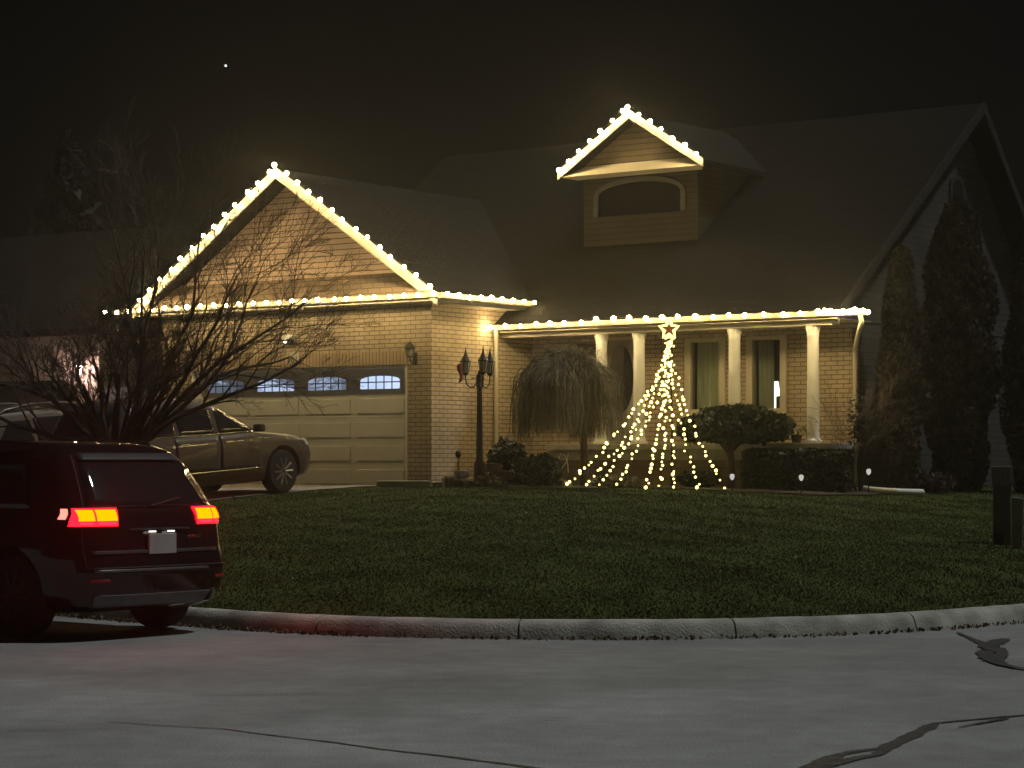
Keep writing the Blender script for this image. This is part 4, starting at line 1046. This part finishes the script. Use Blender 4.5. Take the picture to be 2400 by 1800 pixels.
# --- silver SUV on the driveway and a second car beside it
def driveway_car(name, label, L, Wd, H, tail, u, v_front, rails):
    rg = base_rings(L, Wd, H, tail); tr = .365
    car, S, side, end = make_car(name, label, rg, M['silver_paint'], (.92, L-.93), tr)
    b = H/1.75
    for sg in (-1, 1):
        side('side_window', .62, 1.40, 1.13*b, 1.50*b, M['dark_glass'], sg, x0t=.95, x1t=1.40)
        side('side_window', 1.47, 2.28, 1.13*b, 1.53*b, M['dark_glass'], sg)
        side('side_window', 2.36, L-1.36, 1.13*b, 1.53*b, M['dark_glass'], sg, x1t=L-2.16)
        d1 = side('door', 1.32, 2.30, .46*b, 1.09*b, M['silver_paint'], sg, off=.004); d2 = side('door', 2.33, L-1.45, .46*b, 1.09*b, M['silver_paint'], sg, off=.004)
        for d_, x in ((d1, 1.42), (d2, 2.44)): MB().box(x, x+.2, sg*(Wd/2-.005)-.025, sg*(Wd/2-.005)+.025, .95*b, .985*b).build('handle', M['chrome'], d_, bevel=.006)
        side('side_moulding', 1.34, L-1.47, .47*b, .50*b, M['chrome'], sg, off=.012, nz=3)
        side('window_trim', .66, L-1.40, 1.105*b, 1.125*b, M['chrome'], sg, off=.009, nz=3, nx=24)
        y = sg*(Wd/2*.965)
        MB().box(L-1.64, L-1.50, min(y, y+sg*.19), max(y, y+sg*.19), 1.10*b, 1.24*b).build('mirror', M['black_plastic'], car, bevel=.04)
        end('head_lamp', sg*.52, sg*.90, .80*b, .93*b, M['lamp_glass'], rear=False, off=.008)
        end('tail_lamp', sg*.55, sg*.90, .92*b, 1.08*b, pm('red_lens', (.25,.01,.01), .2), off=.008)
    end('windscreen', -.86, .86, 1.14*b, 1.58*b, M['dark_glass'], rear=False, rel=True)
    end('rear_window', -.82, .82, 1.16*b, 1.55*b, M['dark_glass'], rel=True)
    end('grille', -.42, .42, .62*b, .80*b, M['black_plastic'], rear=False, off=.008)
    if rails:
        for sg in (-1, 1):
            yr = sg*Wd/2*.73
            MB().tube([(.70, yr, 1.56*b), (.95, yr, 1.69*b), (1.5, yr, 1.765*b), (2.2, yr, 1.755*b), (2.75, yr, 1.69*b), (3.2, yr*1.12, 1.52*b), (3.45, yr*1.2, 1.40*b)], .028, 8).build('roof_rail', M['silver_paint'], car, smooth=60)
    r = W(u, v_front - L); f = W(u, v_front); zr, zf = GZ(r.x, r.y)+.02, GZ(f.x, f.y)+.02
    car.location = (r.x, r.y, zr); yaw = math.atan2(f.y-r.y, f.x-r.x)
    car.rotation_euler = (0, -math.atan2(zf-zr, L), yaw); return car
driveway_car('driveway_suv', 'silver SUV parked on the driveway facing the garage door', 4.75, 1.86, 1.67, .36, -.95, -2.95, False)
driveway_car('driveway_car', 'pale silver car with roof rails parked beyond the driveway SUV', 4.55, 1.82, 1.64, .55, -3.75, -3.5, True)

# ------------------------------------------------------------------ one bright star in the sky
st = MB().ball((at(529, 1500), 1500, hz(154, 1500)), .55, 10, 8).build('star', emission('star_light', (.9,.95,1.0), 5)); tag(st, 'single bright star in the dark sky above the garage', 'star')

# ------------------------------------------------------------------ haze volume added to imitate lens glow around the lamps
hb = MB().box(-60, 60, -6, 75, -1.2, 12.4).build('haze', None); tag(hb, 'thin haze added to imitate lens glow around the lights', 'haze', kind='stuff')
hm = bpy.data.materials.new('glow_haze'); hm.use_nodes = True; nt = hm.node_tree; nt.nodes.clear()
vp = nt.nodes.new('ShaderNodeVolumePrincipled'); vp.inputs['Density'].default_value = HAZE_DENSITY; vp.inputs['Color'].default_value = (.96,.95,.92,1); vp.inputs['Anisotropy'].default_value = .85
mo = nt.nodes.new('ShaderNodeOutputMaterial'); nt.links.new(vp.outputs[0], mo.inputs['Volume']); hb.data.materials.append(hm)
